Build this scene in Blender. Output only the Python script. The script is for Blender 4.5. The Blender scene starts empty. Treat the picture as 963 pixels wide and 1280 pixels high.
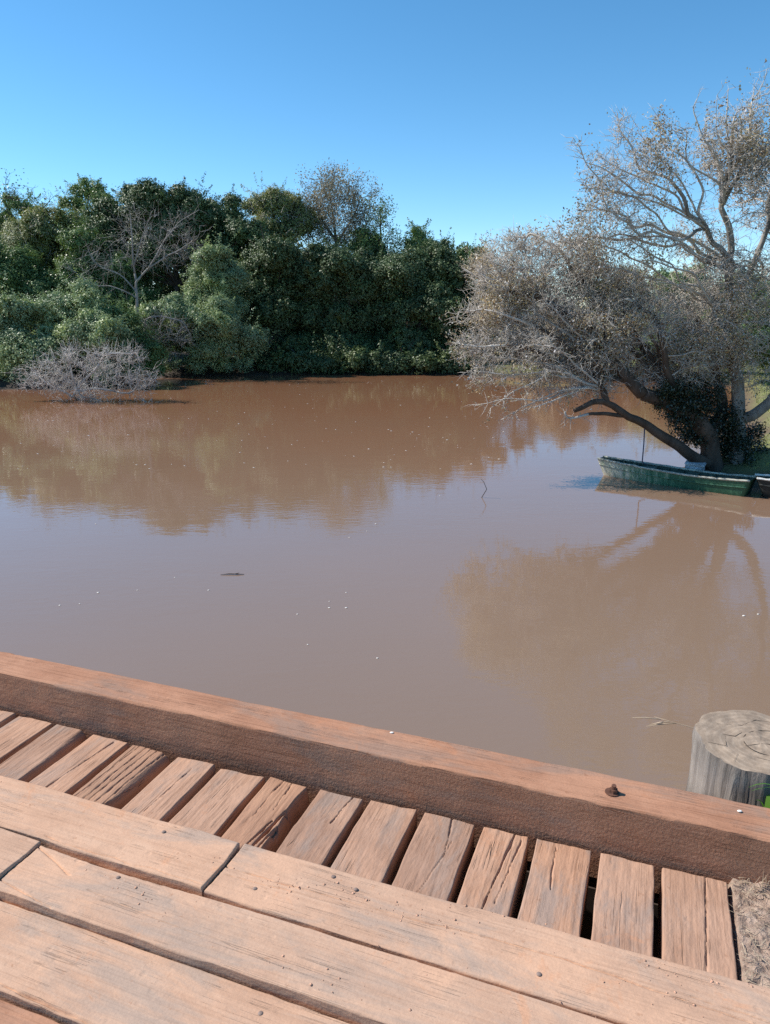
import bpy, bmesh, math, random
import numpy as np
from mathutils import Vector, Matrix

random.seed(7)
C = bpy.context.scene
COL = C.collection

# ------------------------------------------------------------------ camera
F, CX, CY, YH = 945.0, 481.5, 640.0, 388.0
TH = math.atan((CY - YH) / F)
H = 3.4            # eye height over the water
ZD = 1.85          # top of the cross planks over the water


def ray(px, py):
    a = (px - CX) / F
    b = (CY - py) / F
    return np.array([a, math.cos(TH) + b * math.sin(TH), -math.sin(TH) + b * math.cos(TH)])


def P(px, py, Y):
    """world point on the sight line of a photo pixel at ground distance Y"""
    d = ray(px, py)
    return d * (Y / d[1]) + np.array([0, 0, H])


def mpp(Y):
    """metres per photo pixel at distance Y"""
    return (Y * math.cos(TH) + 0.5) / F


cam = bpy.data.cameras.new("camera")
camo = bpy.data.objects.new("camera", cam)
COL.objects.link(camo)
camo.location = (0, 0, H)
camo.rotation_euler = (math.pi / 2 - TH, 0, 0)
cam.sensor_width = 36
cam.lens = 36 * F / 1280
cam.clip_start = 0.05
cam.clip_end = 5000
C.camera = camo

AZ = math.radians(19.5)                      # bridge frame: u along the kerb, v towards the water
U = np.array([math.cos(AZ), -math.sin(AZ), 0])
V = np.array([math.sin(AZ), math.cos(AZ), 0])


def W(u, v, z):
    p = U * u + V * v
    return np.array([p[0], p[1], z])


# the lengthwise timbers lie a degree off square to the cross planks
AZ2 = math.radians(20.8)
U2 = np.array([math.cos(AZ2), -math.sin(AZ2), 0])
V2 = np.array([math.sin(AZ2), math.cos(AZ2), 0])


def W2(u, v, z):
    p = U2 * u + V2 * v
    return np.array([p[0], p[1], z])


# ------------------------------------------------------------------ light
SUN_AZ, SUN_EL = math.radians(-74.6), math.radians(43)
sd = Vector((math.sin(SUN_AZ) * math.cos(SUN_EL), math.cos(SUN_AZ) * math.cos(SUN_EL), math.sin(SUN_EL)))
sl = bpy.data.lights.new("sun", 'SUN')
sl.energy = 5.0
sl.angle = math.radians(0.5)
sl.color = (1.0, 0.95, 0.87)
so = bpy.data.objects.new("sun", sl)
so.rotation_euler = sd.to_track_quat('Z', 'Y').to_euler()
so.location = (-20, 5, 30)
COL.objects.link(so)

wd = bpy.data.worlds.new("World")
C.world = wd
wd.use_nodes = True
nt = wd.node_tree
bg = nt.nodes["Background"]
sk = nt.nodes.new("ShaderNodeTexSky")
sk.sky_type = 'NISHITA'
sk.sun_disc = False
sk.sun_elevation = SUN_EL
sk.sun_rotation = SUN_AZ
sk.altitude = 2500
sk.air_density = 1.0
sk.dust_density = 0.0
sk.ozone_density = 3.0
hs_ = nt.nodes.new("ShaderNodeHueSaturation")
hs_.inputs["Saturation"].default_value = 1.2
hs_.inputs["Hue"].default_value = 0.489
nt.links.new(sk.outputs[0], hs_.inputs["Color"])
nt.links.new(hs_.outputs[0], bg.inputs[0])
bg.inputs[1].default_value = 0.15

C.view_settings.view_transform = 'Standard'
C.view_settings.look = 'None'
C.view_settings.exposure = 0.34
C.view_settings.gamma = 1
C.view_settings.use_curve_mapping = False
C.render.engine = 'CYCLES'
C.cycles.use_denoising = False
C.cycles.max_bounces = 6
C.cycles.diffuse_bounces = 3
C.cycles.glossy_bounces = 3
C.cycles.transmission_bounces = 3
C.cycles.caustics_reflective = False
C.cycles.caustics_refractive = False


# ------------------------------------------------------------------ object helpers
def tag(o, label=None, cat=None, group=None, kind=None):
    if label: o['label'] = label
    if cat: o['category'] = cat
    if group: o['group'] = group
    if kind: o['kind'] = kind
    return o


def empty(name, loc, label, cat, group=None):
    o = bpy.data.objects.new(name, None)
    o.empty_display_size = 0.2
    o.location = [float(x) for x in loc]
    COL.objects.link(o)
    return tag(o, label, cat, group)


def link_mesh(name, me, mat, parent=None, loc=None, rotz=None):
    o = bpy.data.objects.new(name, me)
    if mat is not None:
        for m in (mat if isinstance(mat, (list, tuple)) else [mat]):
            me.materials.append(m)
    COL.objects.link(o)
    if parent is not None:
        o.parent = parent
    if loc is not None:
        o.location = [float(x) for x in loc]
    if rotz is not None:
        o.rotation_euler = (0, 0, rotz)
    return o


def np_mesh(name, verts, faces, smooth=False):
    """faces: (n,k) int array, or a list of such arrays"""
    if not isinstance(faces, list):
        faces = [faces]
    faces = [np.asarray(f, dtype=np.int32) for f in faces if len(f)]
    me = bpy.data.meshes.new(name)
    verts = np.asarray(verts, dtype=np.float32)
    me.vertices.add(len(verts))
    me.vertices.foreach_set("co", verts.ravel())
    lv = np.concatenate([f.ravel() for f in faces])
    tot = np.concatenate([np.full(len(f), f.shape[1], np.int32) for f in faces])
    st = np.concatenate([[0], np.cumsum(tot)[:-1]]).astype(np.int32)
    me.loops.add(len(lv))
    me.loops.foreach_set("vertex_index", lv)
    me.polygons.add(len(tot))
    me.polygons.foreach_set("loop_start", st)
    me.polygons.foreach_set("loop_total", tot)
    if smooth:
        me.polygons.foreach_set("use_smooth", np.ones(len(tot), bool))
    me.update(calc_edges=True)
    return me


def bm_mesh(name, bm, smooth=False):
    me = bpy.data.meshes.new(name)
    bm.normal_update()
    bm.to_mesh(me)
    bm.free()
    if smooth:
        me.polygons.foreach_set("use_smooth", np.ones(len(me.polygons), bool))
    return me


# ------------------------------------------------------------------ noise
def vnoise(x, y, seed=0):
    x = np.asarray(x, float); y = np.asarray(y, float)
    xi = np.floor(x).astype(np.int64); yi = np.floor(y).astype(np.int64)
    fx = x - xi; fy = y - yi
    fx = fx * fx * (3 - 2 * fx); fy = fy * fy * (3 - 2 * fy)

    def h(a, b):
        n = (a * 374761393 + b * 668265263 + seed * 982451653) & 0x7fffffff
        n = ((n ^ (n >> 13)) * 1274126177) & 0x7fffffff
        n = n ^ (n >> 16)
        return (n & 0xffff) / 65535.0
    return ((h(xi, yi) * (1 - fx) + h(xi + 1, yi) * fx) * (1 - fy) +
            (h(xi, yi + 1) * (1 - fx) + h(xi + 1, yi + 1) * fx) * fy) * 2 - 1


def fnoise(x, y, seed=0, oct=3):
    s = 0; a = 1.0
    for i in range(oct):
        s = s + a * vnoise(np.asarray(x) * 2 ** i, np.asarray(y) * 2 ** i, seed + i * 17)
        a *= 0.5
    return s


# ------------------------------------------------------------------ materials
def new_mat(name):
    m = bpy.data.materials.new(name)
    m.use_nodes = True
    n = m.node_tree
    b = n.nodes["Principled BSDF"]
    return m, n, b


def N(n, t, **kw):
    x = n.nodes.new(t)
    for k, v in kw.items():
        setattr(x, k, v)
    return x


def ramp(n, stops, interp='LINEAR'):
    r = N(n, "ShaderNodeValToRGB")
    cr = r.color_ramp
    cr.interpolation = interp
    while len(cr.elements) < len(stops):
        cr.elements.new(0.5)
    for e, (p, c) in zip(cr.elements, stops):
        e.position = p
        e.color = (c[0], c[1], c[2], 1) if not isinstance(c, (int, float)) else (c, c, c, 1)
    return r


def mixc(n, fac, a, b, mode='MIX'):
    m = N(n, "ShaderNodeMix", data_type='RGBA', blend_type=mode)
    for sock, v in ((m.inputs[0], fac), (m.inputs[6], a), (m.inputs[7], b)):
        if hasattr(v, 'links') or hasattr(v, 'is_linked'):
            n.links.new(v, sock)
        elif isinstance(v, (int, float)):
            sock.default_value = v
        else:
            sock.default_value = (v[0], v[1], v[2], 1)
    return m.outputs[2]


def noise_tex(n, vec, scale, detail=4, rough=0.55, dist=0.0):
    t = N(n, "ShaderNodeTexNoise")
    t.inputs["Scale"].default_value = scale
    t.inputs["Detail"].default_value = detail
    t.inputs["Roughness"].default_value = rough
    t.inputs["Distortion"].default_value = dist
    if vec is not None:
        n.links.new(vec, t.inputs["Vector"])
    return t.outputs["Fac"]


def obj_vec(n, scale=(1, 1, 1), offset_random=True):
    tc = N(n, "ShaderNodeTexCoord")
    mp = N(n, "ShaderNodeMapping")
    mp.inputs["Scale"].default_value = scale
    n.links.new(tc.outputs["Object"], mp.inputs["Vector"])
    if offset_random:
        oi = N(n, "ShaderNodeObjectInfo")
        mu = N(n, "ShaderNodeMath", operation='MULTIPLY')
        mu.inputs[1].default_value = 37.0
        n.links.new(oi.outputs["Random"], mu.inputs[0])
        n.links.new(mu.outputs[0], mp.inputs["Location"])
    return mp.outputs["Vector"]


def bump(n, b, height, strength, distance, prev=None):
    bp = N(n, "ShaderNodeBump")
    bp.inputs["Strength"].default_value = strength
    bp.inputs["Distance"].default_value = distance
    n.links.new(height, bp.inputs["Height"])
    if prev is not None:
        n.links.new(prev, bp.inputs["Normal"])
    n.links.new(bp.outputs["Normal"], b.inputs["Normal"])
    return bp.outputs["Normal"]


def leaf_mat(name, cols, rough=0.55, transl=0.15, spec=0.3):
    m, n, b = new_mat(name)
    g = N(n, "ShaderNodeNewGeometry")
    r = ramp(n, [(i / max(1, len(cols) - 1), c) for i, c in enumerate(cols)])
    n.links.new(g.outputs["Random Per Island"], r.inputs[0])
    tc = N(n, "ShaderNodeTexCoord")
    nz = noise_tex(n, tc.outputs["Object"], 0.75, 3, 0.6)
    rr = ramp(n, [(0.3, (0.68, 0.74, 0.76)), (0.5, (1.0, 1.0, 1.0)), (0.7, (1.45, 1.34, 1.05))])
    n.links.new(nz, rr.inputs[0])
    c = mixc(n, 1.0, r.outputs[0], rr.outputs[0], 'MULTIPLY')
    n.links.new(c, b.inputs["Base Color"])
    b.inputs["Roughness"].default_value = rough
    b.inputs["Specular IOR Level"].default_value = spec
    if transl > 0:
        t = N(n, "ShaderNodeBsdfTranslucent")
        hs = N(n, "ShaderNodeHueSaturation")
        hs.inputs["Saturation"].default_value = 1.15
        hs.inputs["Value"].default_value = 1.3
        n.links.new(c, hs.inputs["Color"])
        n.links.new(hs.outputs[0], t.inputs["Color"])
        ms = N(n, "ShaderNodeMixShader")
        ms.inputs[0].default_value = transl
        n.links.new(b.outputs[0], ms.inputs[1])
        n.links.new(t.outputs[0], ms.inputs[2])
        n.links.new(ms.outputs[0], n.nodes["Material Output"].inputs["Surface"])
    return m


def bark_mat(name, c1, c2, scale=6.0, bs=0.6):
    m, n, b = new_mat(name)
    v = obj_vec(n, (1, 1, 0.35), False)
    f = noise_tex(n, v, scale, 6, 0.65)
    r = ramp(n, [(0.32, c1), (0.68, c2)])
    n.links.new(f, r.inputs[0])
    n.links.new(r.outputs[0], b.inputs["Base Color"])
    b.inputs["Roughness"].default_value = 0.9
    b.inputs["Specular IOR Level"].default_value = 0.2
    f2 = noise_tex(n, v, scale * 5, 4, 0.6)
    bump(n, b, f2, bs, 0.02)
    return m


def wood_mat(name, base, pale, dark, crack=0.6, dust=None, bumpy=0.0, grain_axis=0, fibre=1.0):
    """sun-bleached, dusty sawn timber, grain along local x"""
    m, n, b = new_mat(name)
    st = [14.0, 14.0, 14.0]; st[grain_axis] = 0.5
    vg = obj_vec(n, tuple(st))
    v1 = obj_vec(n, (1, 1, 1))
    gr = noise_tex(n, vg, 4.0, 8, 0.62, 0.6)
    big = noise_tex(n, v1, 5.0, 5, 0.6)
    r = ramp(n, [(0.25, dark), (0.45, base), (0.7, pale)])
    add = N(n, "ShaderNodeMath", operation='MULTIPLY_ADD')
    add.inputs[1].default_value = 0.45
    n.links.new(gr, add.inputs[0])
    sc = N(n, "ShaderNodeMath", operation='MULTIPLY')
    sc.inputs[1].default_value = 0.55
    n.links.new(big, sc.inputs[0])
    n.links.new(sc.outputs[0], add.inputs[2])
    n.links.new(add.outputs[0], r.inputs[0])
    col = r.outputs[0]
    # per board tone
    oi = N(n, "ShaderNodeObjectInfo")
    rr = ramp(n, [(0, (0.80, 0.80, 0.82)), (0.5, (0.97, 0.97, 0.97)), (1, (1.1, 1.05, 1.0))])
    n.links.new(oi.outputs["Random"], rr.inputs[0])
    col = mixc(n, 1.0, col, rr.outputs[0], 'MULTIPLY')
    # thin drying checks along the grain
    st2 = [26.0, 26.0, 26.0]; st2[grain_axis] = 0.4
    vc = obj_vec(n, tuple(st2))
    ck = noise_tex(n, vc, 1.6, 2, 0.5, 1.2)
    a1 = N(n, "ShaderNodeMath", operation='SUBTRACT'); a1.inputs[1].default_value = 0.5
    n.links.new(ck, a1.inputs[0])
    a2 = N(n, "ShaderNodeMath", operation='ABSOLUTE')
    n.links.new(a1.outputs[0], a2.inputs[0])
    cr = ramp(n, [(0.0, 1.0), (0.012, 0.0)])
    n.links.new(a2.outputs[0], cr.inputs[0])
    gate = noise_tex(n, v1, 7.0, 3)
    gt = ramp(n, [(0.52, 0.0), (0.62, 1.0)])
    n.links.new(gate, gt.inputs[0])
    mm = N(n, "ShaderNodeMath", operation='MULTIPLY')
    n.links.new(cr.outputs[0], mm.inputs[0]); n.links.new(gt.outputs[0], mm.inputs[1])
    mk = N(n, "ShaderNodeMath", operation='MULTIPLY'); mk.inputs[1].default_value = crack
    n.links.new(mm.outputs[0], mk.inputs[0])
    col = mixc(n, mk.outputs[0], col, tuple(x * 0.3 for x in dark))
    if dust:
        dn = noise_tex(n, v1, 3.2, 6, 0.62)
        dr = ramp(n, [(0.47, 0.0), (0.60, 0.8)])
        n.links.new(dn, dr.inputs[0])
        col = mixc(n, dr.outputs[0], col, dust)
        # worn grey streaks where feet and weather have taken the dust off
        sg = [3.0, 3.0, 3.0]; sg[grain_axis] = 0.9
        gn_ = noise_tex(n, obj_vec(n, tuple(sg)), 2.3, 6, 0.68, 0.5)
        g2_ = ramp(n, [(0.50, 0.0), (0.62, 0.8)])
        n.links.new(gn_, g2_.inputs[0])
        col = mixc(n, g2_.outputs[0], col, (dust[0] * 0.66, dust[1] * 0.80, dust[2] * 0.95))
        rd_ = noise_tex(n, v1, 6.5, 6, 0.7, 0.8)
        r2_ = ramp(n, [(0.60, 0.0), (0.68, 0.6)])
        n.links.new(rd_, r2_.inputs[0])
        col = mixc(n, r2_.outputs[0], col, (dust[0] * 0.98, dust[1] * 0.84, dust[2] * 0.74))
    sf = [42.0, 42.0, 42.0]; sf[grain_axis] = 0.8
    fib = noise_tex(n, obj_vec(n, tuple(sf)), 4.0, 4, 0.7, 0.3)
    fr_ = ramp(n, [(0.30, (1 - .30 * fibre, 1 - .34 * fibre, 1 - .37 * fibre)), (0.48, (1.0, 1.0, 1.0)), (0.75, (1.06, 1.05, 1.04))])
    n.links.new(fib, fr_.inputs[0])
    col = mixc(n, 1.0, col, fr_.outputs[0], 'MULTIPLY')
    if dust:
        pn = noise_tex(n, v1, 38.0, 3, 0.6)
        pr = ramp(n, [(0.66, 0.0), (0.72, 0.45)])
        n.links.new(pn, pr.inputs[0])
        col = mixc(n, pr.outputs[0], col, (dust[0] * 0.62, dust[1] * 0.52, dust[2] * 0.45))
    n.links.new(col, b.inputs["Base Color"])
    b.inputs["Roughness"].default_value = 0.92
    b.inputs["Specular IOR Level"].default_value = 0.15
    p = bump(n, b, gr, 0.2, 0.003)
    p = bump(n, b, fib, 0.3, 0.0012, p)
    inv = N(n, "ShaderNodeMath", operation='SUBTRACT'); inv.inputs[0].default_value = 1.0
    n.links.new(mm.outputs[0], inv.inputs[1])
    p = bump(n, b, inv.outputs[0], 0.6, 0.006, p)
    dv_ = N(n, "ShaderNodeTexVoronoi")
    dv_.inputs["Scale"].default_value = 26.0
    dv_.inputs["Randomness"].default_value = 1.0
    n.links.new(v1, dv_.inputs["Vector"])
    dd_ = ramp(n, [(0.10, 0.0), (0.26, 1.0)])
    n.links.new(dv_.outputs["Distance"], dd_.inputs[0])
    dg_ = noise_tex(n, v1, 5.0, 3)
    dgr = ramp(n, [(0.54, 0.0), (0.64, 1.0)])
    n.links.new(dg_, dgr.inputs[0])
    iv_ = N(n, "ShaderNodeMath", operation='SUBTRACT'); iv_.inputs[0].default_value = 1.0
    n.links.new(dd_.outputs[0], iv_.inputs[1])
    dm_ = N(n, "ShaderNodeMath", operation='MULTIPLY')
    n.links.new(iv_.outputs[0], dm_.inputs[0]); n.links.new(dgr.outputs[0], dm_.inputs[1])
    ng_ = N(n, "ShaderNodeMath", operation='MULTIPLY'); ng_.inputs[1].default_value = -1.0
    n.links.new(dm_.outputs[0], ng_.inputs[0])
    p = bump(n, b, ng_.outputs[0], 0.35, 0.003, p)
    lump = noise_tex(n, obj_vec(n, (1.0, 2.0, 2.0)), 9.0, 4, 0.6)
    p = bump(n, b, lump, 0.5, 0.012, p)
    fn = noise_tex(n, v1, 140.0, 3, 0.6)
    p = bump(n, b, fn, 0.35, 0.002, p)
    if bumpy:
        # adzed, pebbly side faces: only below the worn top arris
        sx_ = N(n, "ShaderNodeSeparateXYZ")
        tc_ = N(n, "ShaderNodeTexCoord")
        n.links.new(tc_.outputs["Object"], sx_.inputs[0])
        mr_ = N(n, "ShaderNodeMapRange")
        mr_.inputs["From Min"].default_value = -0.012; mr_.inputs["From Max"].default_value = -0.006
        mr_.inputs["To Min"].default_value = 1.0; mr_.inputs["To Max"].default_value = 0.04
        n.links.new(sx_.outputs["Z"], mr_.inputs["Value"])
        mx_ = N(n, "ShaderNodeMapRange")
        mx_.inputs["From Min"].default_value = 3.6; mx_.inputs["From Max"].default_value = 6.2
        mx_.inputs["To Min"].default_value = 0.10; mx_.inputs["To Max"].default_value = 0.8
        n.links.new(sx_.outputs["X"], mx_.inputs["Value"])
        mm_ = N(n, "ShaderNodeMath", operation='MULTIPLY')
        n.links.new(mr_.outputs[0], mm_.inputs[0]); n.links.new(mx_.outputs[0], mm_.inputs[1])
        bn = noise_tex(n, v1, 105.0, 4, 0.65, 0.4)
        hb_ = N(n, "ShaderNodeMath", operation='MULTIPLY')
        n.links.new(bn, hb_.inputs[0]); n.links.new(mm_.outputs[0], hb_.inputs[1])
        p = bump(n, b, hb_.outputs[0], 0.9, bumpy, p)
    return m


def simple_mat(name, c, rough=0.7, var=0.25, scale=20.0, spec=0.3, bs=0.0, metallic=0.0):
    m, n, b = new_mat(name)
    v = obj_vec(n)
    f = noise_tex(n, v, scale, 5, 0.6)
    r = ramp(n, [(0.3, tuple(x * (1 - var) for x in c)), (0.7, tuple(min(1, x * (1 + var)) for x in c))])
    n.links.new(f, r.inputs[0])
    n.links.new(r.outputs[0], b.inputs["Base Color"])
    b.inputs["Roughness"].default_value = rough
    b.inputs["Specular IOR Level"].default_value = spec
    b.inputs["Metallic"].default_value = metallic
    if bs:
        bump(n, b, f, bs, 0.01)
    return m


M_tread = wood_mat("tread_wood", (0.484, 0.305, 0.212), (0.567, 0.382, 0.276), (0.402, 0.253, 0.178), 0.0, dust=(0.597, 0.362, 0.240), fibre=.45)
M_cross = wood_mat("cross_wood", (0.410, 0.243, 0.165), (0.490, 0.310, 0.221), (0.290, 0.167, 0.114), 0.5, dust=(0.479, 0.294, 0.205))
M_grey = wood_mat("weathered_wood", (0.360, 0.211, 0.144), (0.450, 0.273, 0.183), (0.170, 0.094, 0.065), 0.9)
M_kerb = wood_mat("kerb_wood", (0.374, 0.186, 0.114), (0.474, 0.248, 0.156), (0.276, 0.133, 0.080), 0.35, dust=(0.452, 0.237, 0.148), bumpy=0.008)
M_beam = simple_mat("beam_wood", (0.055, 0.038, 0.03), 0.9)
M_nail = simple_mat("nail_steel", (0.24, 0.17, 0.14), 0.75, 0.3, 60, 0.3)
M_rust = simple_mat("rusty_steel", (0.12, 0.055, 0.035), 0.8, 0.4, 50, 0.3, 0.4)
M_clod = simple_mat("red_clod", (0.50, 0.29, 0.20), 0.95, 0.3, 40, 0.1)
M_straw = simple_mat("straw", (0.40, 0.31, 0.22), 0.8, 0.3, 20, 0.3)
M_petal = simple_mat("petal_white", (0.8, 0.76, 0.70), 0.7, 0.05)
M_twiggrey = bark_mat("lichen_twig", (0.42, 0.375, 0.33), (0.66, 0.605, 0.54), 9)
M_barkgrey = bark_mat("lichen_bark", (0.12, 0.105, 0.09), (0.36, 0.33, 0.295), 6)
M_barkdark = bark_mat("dark_bark", (0.05, 0.036, 0.028), (0.13, 0.10, 0.08), 5)
M_deadwood = bark_mat("bleached_dead_wood", (0.22, 0.20, 0.18), (0.40, 0.375, 0.345), 5)
M_dark = leaf_mat("leaf_dark", [(0.064, 0.101, 0.039), (0.082, 0.124, 0.048), (0.101, 0.147, 0.059), (0.129, 0.173, 0.076)], 0.5, 0.10, 0.35)
M_mid = leaf_mat("leaf_mid", [(0.117, 0.174, 0.063), (0.140, 0.208, 0.075), (0.168, 0.241, 0.087), (0.210, 0.276, 0.116)], 0.42, 0.22)
M_pale = leaf_mat("leaf_pale", [(0.209, 0.275, 0.141), (0.248, 0.322, 0.162), (0.304, 0.378, 0.203), (0.369, 0.438, 0.257)], 0.45, 0.25)
M_yellow = leaf_mat("leaf_yellowish", [(0.158, 0.194, 0.069), (0.192, 0.223, 0.084), (0.236, 0.258, 0.101), (0.278, 0.290, 0.132)], 0.5, 0.25)
M_drygreen = leaf_mat("leaf_drygreen", [(0.199, 0.181, 0.113), (0.247, 0.218, 0.139), (0.304, 0.263, 0.170), (0.385, 0.328, 0.235)], 0.6, 0.2)
M_dry = leaf_mat("leaf_dry", [(0.184, 0.112, 0.072), (0.318, 0.238, 0.145), (0.404, 0.355, 0.210), (0.465, 0.421, 0.354), (0.563, 0.527, 0.532)], 0.7, 0.15, 0.2)
M_airy = leaf_mat("leaf_airy", [(0.20, 0.175, 0.12), (0.27, 0.24, 0.165), (0.33, 0.29, 0.21), (0.40, 0.36, 0.28)], 0.6, 0.2)
M_deadpale = bark_mat("pale_dead_wood", (0.40, 0.37, 0.34), (0.66, 0.62, 0.57), 5)
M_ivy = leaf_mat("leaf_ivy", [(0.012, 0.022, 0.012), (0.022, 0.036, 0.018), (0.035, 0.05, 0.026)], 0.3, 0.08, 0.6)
M_blade = leaf_mat("grass_blade", [(0.10, 0.24, 0.03), (0.18, 0.34, 0.05)], 0.45, 0.35)
M_grasspale = leaf_mat("grass_pale", [(0.16, 0.20, 0.06), (0.24, 0.27, 0.10), (0.32, 0.30, 0.16)], 0.6, 0.3)

# ground
M_ground, n, b = new_mat("bank_ground")
tc = N(n, "ShaderNodeTexCoord")
g1 = noise_tex(n, tc.outputs["Object"], 0.8, 6, 0.65)
r = ramp(n, [(0.3, (0.13, 0.10, 0.06)), (0.5, (0.16, 0.17, 0.06)), (0.72, (0.24, 0.24, 0.09))])
n.links.new(g1, r.inputs[0])
sx = N(n, "ShaderNodeSeparateXYZ")
n.links.new(tc.outputs["Object"], sx.inputs[0])
mud = ramp(n, [(0.0, 1.0), (0.35, 0.0)])
n.links.new(sx.outputs["Z"], mud.inputs[0])
c = mixc(n, mud.outputs[0], r.outputs[0], (0.12, 0.075, 0.048))
# leaf litter under the far wood, grass only on the right bank
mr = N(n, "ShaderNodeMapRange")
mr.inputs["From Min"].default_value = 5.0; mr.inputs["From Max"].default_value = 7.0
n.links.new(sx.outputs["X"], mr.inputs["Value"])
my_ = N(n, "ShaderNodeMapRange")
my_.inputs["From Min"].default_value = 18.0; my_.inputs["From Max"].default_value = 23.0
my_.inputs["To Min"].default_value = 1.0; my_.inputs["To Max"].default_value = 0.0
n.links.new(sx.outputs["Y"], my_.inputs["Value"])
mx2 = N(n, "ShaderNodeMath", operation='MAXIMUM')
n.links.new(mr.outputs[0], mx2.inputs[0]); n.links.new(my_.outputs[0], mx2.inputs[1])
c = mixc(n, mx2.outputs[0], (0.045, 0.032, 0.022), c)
n.links.new(c, b.inputs["Base Color"])
b.inputs["Roughness"].default_value = 0.95
g2 = noise_tex(n, tc.outputs["Object"], 9, 5, 0.65)
bump(n, b, g2, 0.7, 0.08)

M_soil, n, b = new_mat("grey_soil")
tc = N(n, "ShaderNodeTexCoord")
g1 = noise_tex(n, tc.outputs["Object"], 30, 6, 0.7)
r = ramp(n, [(0.3, (0.22, 0.15, 0.115)), (0.5, (0.40, 0.285, 0.22)), (0.72, (0.55, 0.42, 0.335))])
n.links.new(g1, r.inputs[0])
n.links.new(r.outputs[0], b.inputs["Base Color"])
b.inputs["Roughness"].default_value = 0.95
b.inputs["Specular IOR Level"].default_value = 0.1
bump(n, b, noise_tex(n, tc.outputs["Object"], 90, 5, 0.7), 0.9, 0.012)

# water: murky brown river with small ripples
M_water, n, b = new_mat("river_water")
tc = N(n, "ShaderNodeTexCoord")
big = noise_tex(n, tc.outputs["Object"], 0.09, 3)
r = ramp(n, [(0.3, (0.225, 0.150, 0.102)), (0.7, (0.255, 0.175, 0.124))])
n.links.new(big, r.inputs[0])
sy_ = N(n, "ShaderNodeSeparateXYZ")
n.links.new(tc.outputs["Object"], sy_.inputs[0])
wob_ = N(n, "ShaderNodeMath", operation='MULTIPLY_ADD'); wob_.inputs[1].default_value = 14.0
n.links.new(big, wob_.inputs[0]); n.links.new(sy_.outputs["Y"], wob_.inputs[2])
far_mix = N(n, "ShaderNodeMapRange"); far_mix.interpolation_type = 'SMOOTHSTEP'  # base colour blends to a redder brown towards the far bank
far_mix.inputs["From Min"].default_value = 12; far_mix.inputs["From Max"].default_value = 38
n.links.new(wob_.outputs[0], far_mix.inputs["Value"])
n.links.new(mixc(n, far_mix.outputs[0], r.outputs[0], (0.270, 0.133, 0.072)), b.inputs["Base Color"])
b.inputs["Roughness"].default_value = 0.03
b.inputs["IOR"].default_value = 1.6
b.inputs["Specular IOR Level"].default_value = 0.5


def mapped(scale, rz):
    mp = N(n, "ShaderNodeMapping")
    mp.inputs["Scale"].default_value = scale
    mp.inputs["Rotation"].default_value = (0, 0, rz)
    n.links.new(tc.outputs["Object"], mp.inputs["Vector"])
    return mp.outputs["Vector"]


w1 = noise_tex(n, mapped((1.0, 2.2, 1), 0.25), 1.1, 3, 0.5, 0.3)
w2 = noise_tex(n, mapped((1.0, 2.0, 1), -0.35), 5.0, 3, 0.5)
# gusts: patches where the ripples stand higher
gu = noise_tex(n, mapped((0.12, 0.3, 1), 0.1), 1.0, 2)
gr_ = ramp(n, [(0.4, 0.15), (0.65, 1.0)])
n.links.new(gu, gr_.inputs[0])
mu = N(n, "ShaderNodeMath", operation='MULTIPLY')
n.links.new(w2, mu.inputs[0]); n.links.new(gr_.outputs[0], mu.inputs[1])
p = bump(n, b, w1, 0.16, 0.014)
p = bump(n, b, mu.outputs[0], 0.42, 0.006, p)

# boat paint: faded green, worn to pale wood towards the bow (local -x)
M_hull, n, b = new_mat("faded_green_paint")
tc = N(n, "ShaderNodeTexCoord")
sx = N(n, "ShaderNodeSeparateXYZ")
n.links.new(tc.outputs["Object"], sx.inputs[0])
mp = N(n, "ShaderNodeMapping"); mp.inputs["Scale"].default_value = (9, 9, 1.2)
n.links.new(tc.outputs["Object"], mp.inputs["Vector"])
wn = noise_tex(n, mp.outputs["Vector"], 1.3, 8, 0.75)
mr = N(n, "ShaderNodeMapRange")
mr.inputs["From Min"].default_value = -1.7; mr.inputs["From Max"].default_value = 0.5
mr.inputs["To Min"].default_value = 0.34; mr.inputs["To Max"].default_value = -0.17
n.links.new(sx.outputs["X"], mr.inputs["Value"])
ad = N(n, "ShaderNodeMath", operation='ADD')
n.links.new(wn, ad.inputs[0]); n.links.new(mr.outputs[0], ad.inputs[1])
r = ramp(n, [(0.36, (0.026, 0.10, 0.052)), (0.48, (0.065, 0.18, 0.10)), (0.60, (0.24, 0.30, 0.20)), (0.78, (0.54, 0.51, 0.41))])
n.links.new(ad.outputs[0], r.inputs[0])
n.links.new(r.outputs[0], b.inputs["Base Color"])
b.inputs["Roughness"].default_value = 0.6
bump(n, b, wn, 0.4, 0.01)
M_gun = simple_mat("worn_gunwale", (0.42, 0.41, 0.34), 0.75, 0.45, 14)
M_hull_in = simple_mat("boat_inside", (0.07, 0.10, 0.075), 0.8, 0.5, 10)
M_hulldark = simple_mat("dark_hull_paint", (0.03, 0.032, 0.03), 0.6, 0.4, 8)
M_gunwhite = simple_mat("white_gunwale_paint", (0.72, 0.71, 0.66), 0.6, 0.12, 12)
M_rope = simple_mat("blue_rope", (0.05, 0.07, 0.12), 0.8, 0.3, 60)
M_box = simple_mat("white_foam", (0.50, 0.51, 0.53), 0.8, 0.45, 9)

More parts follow.
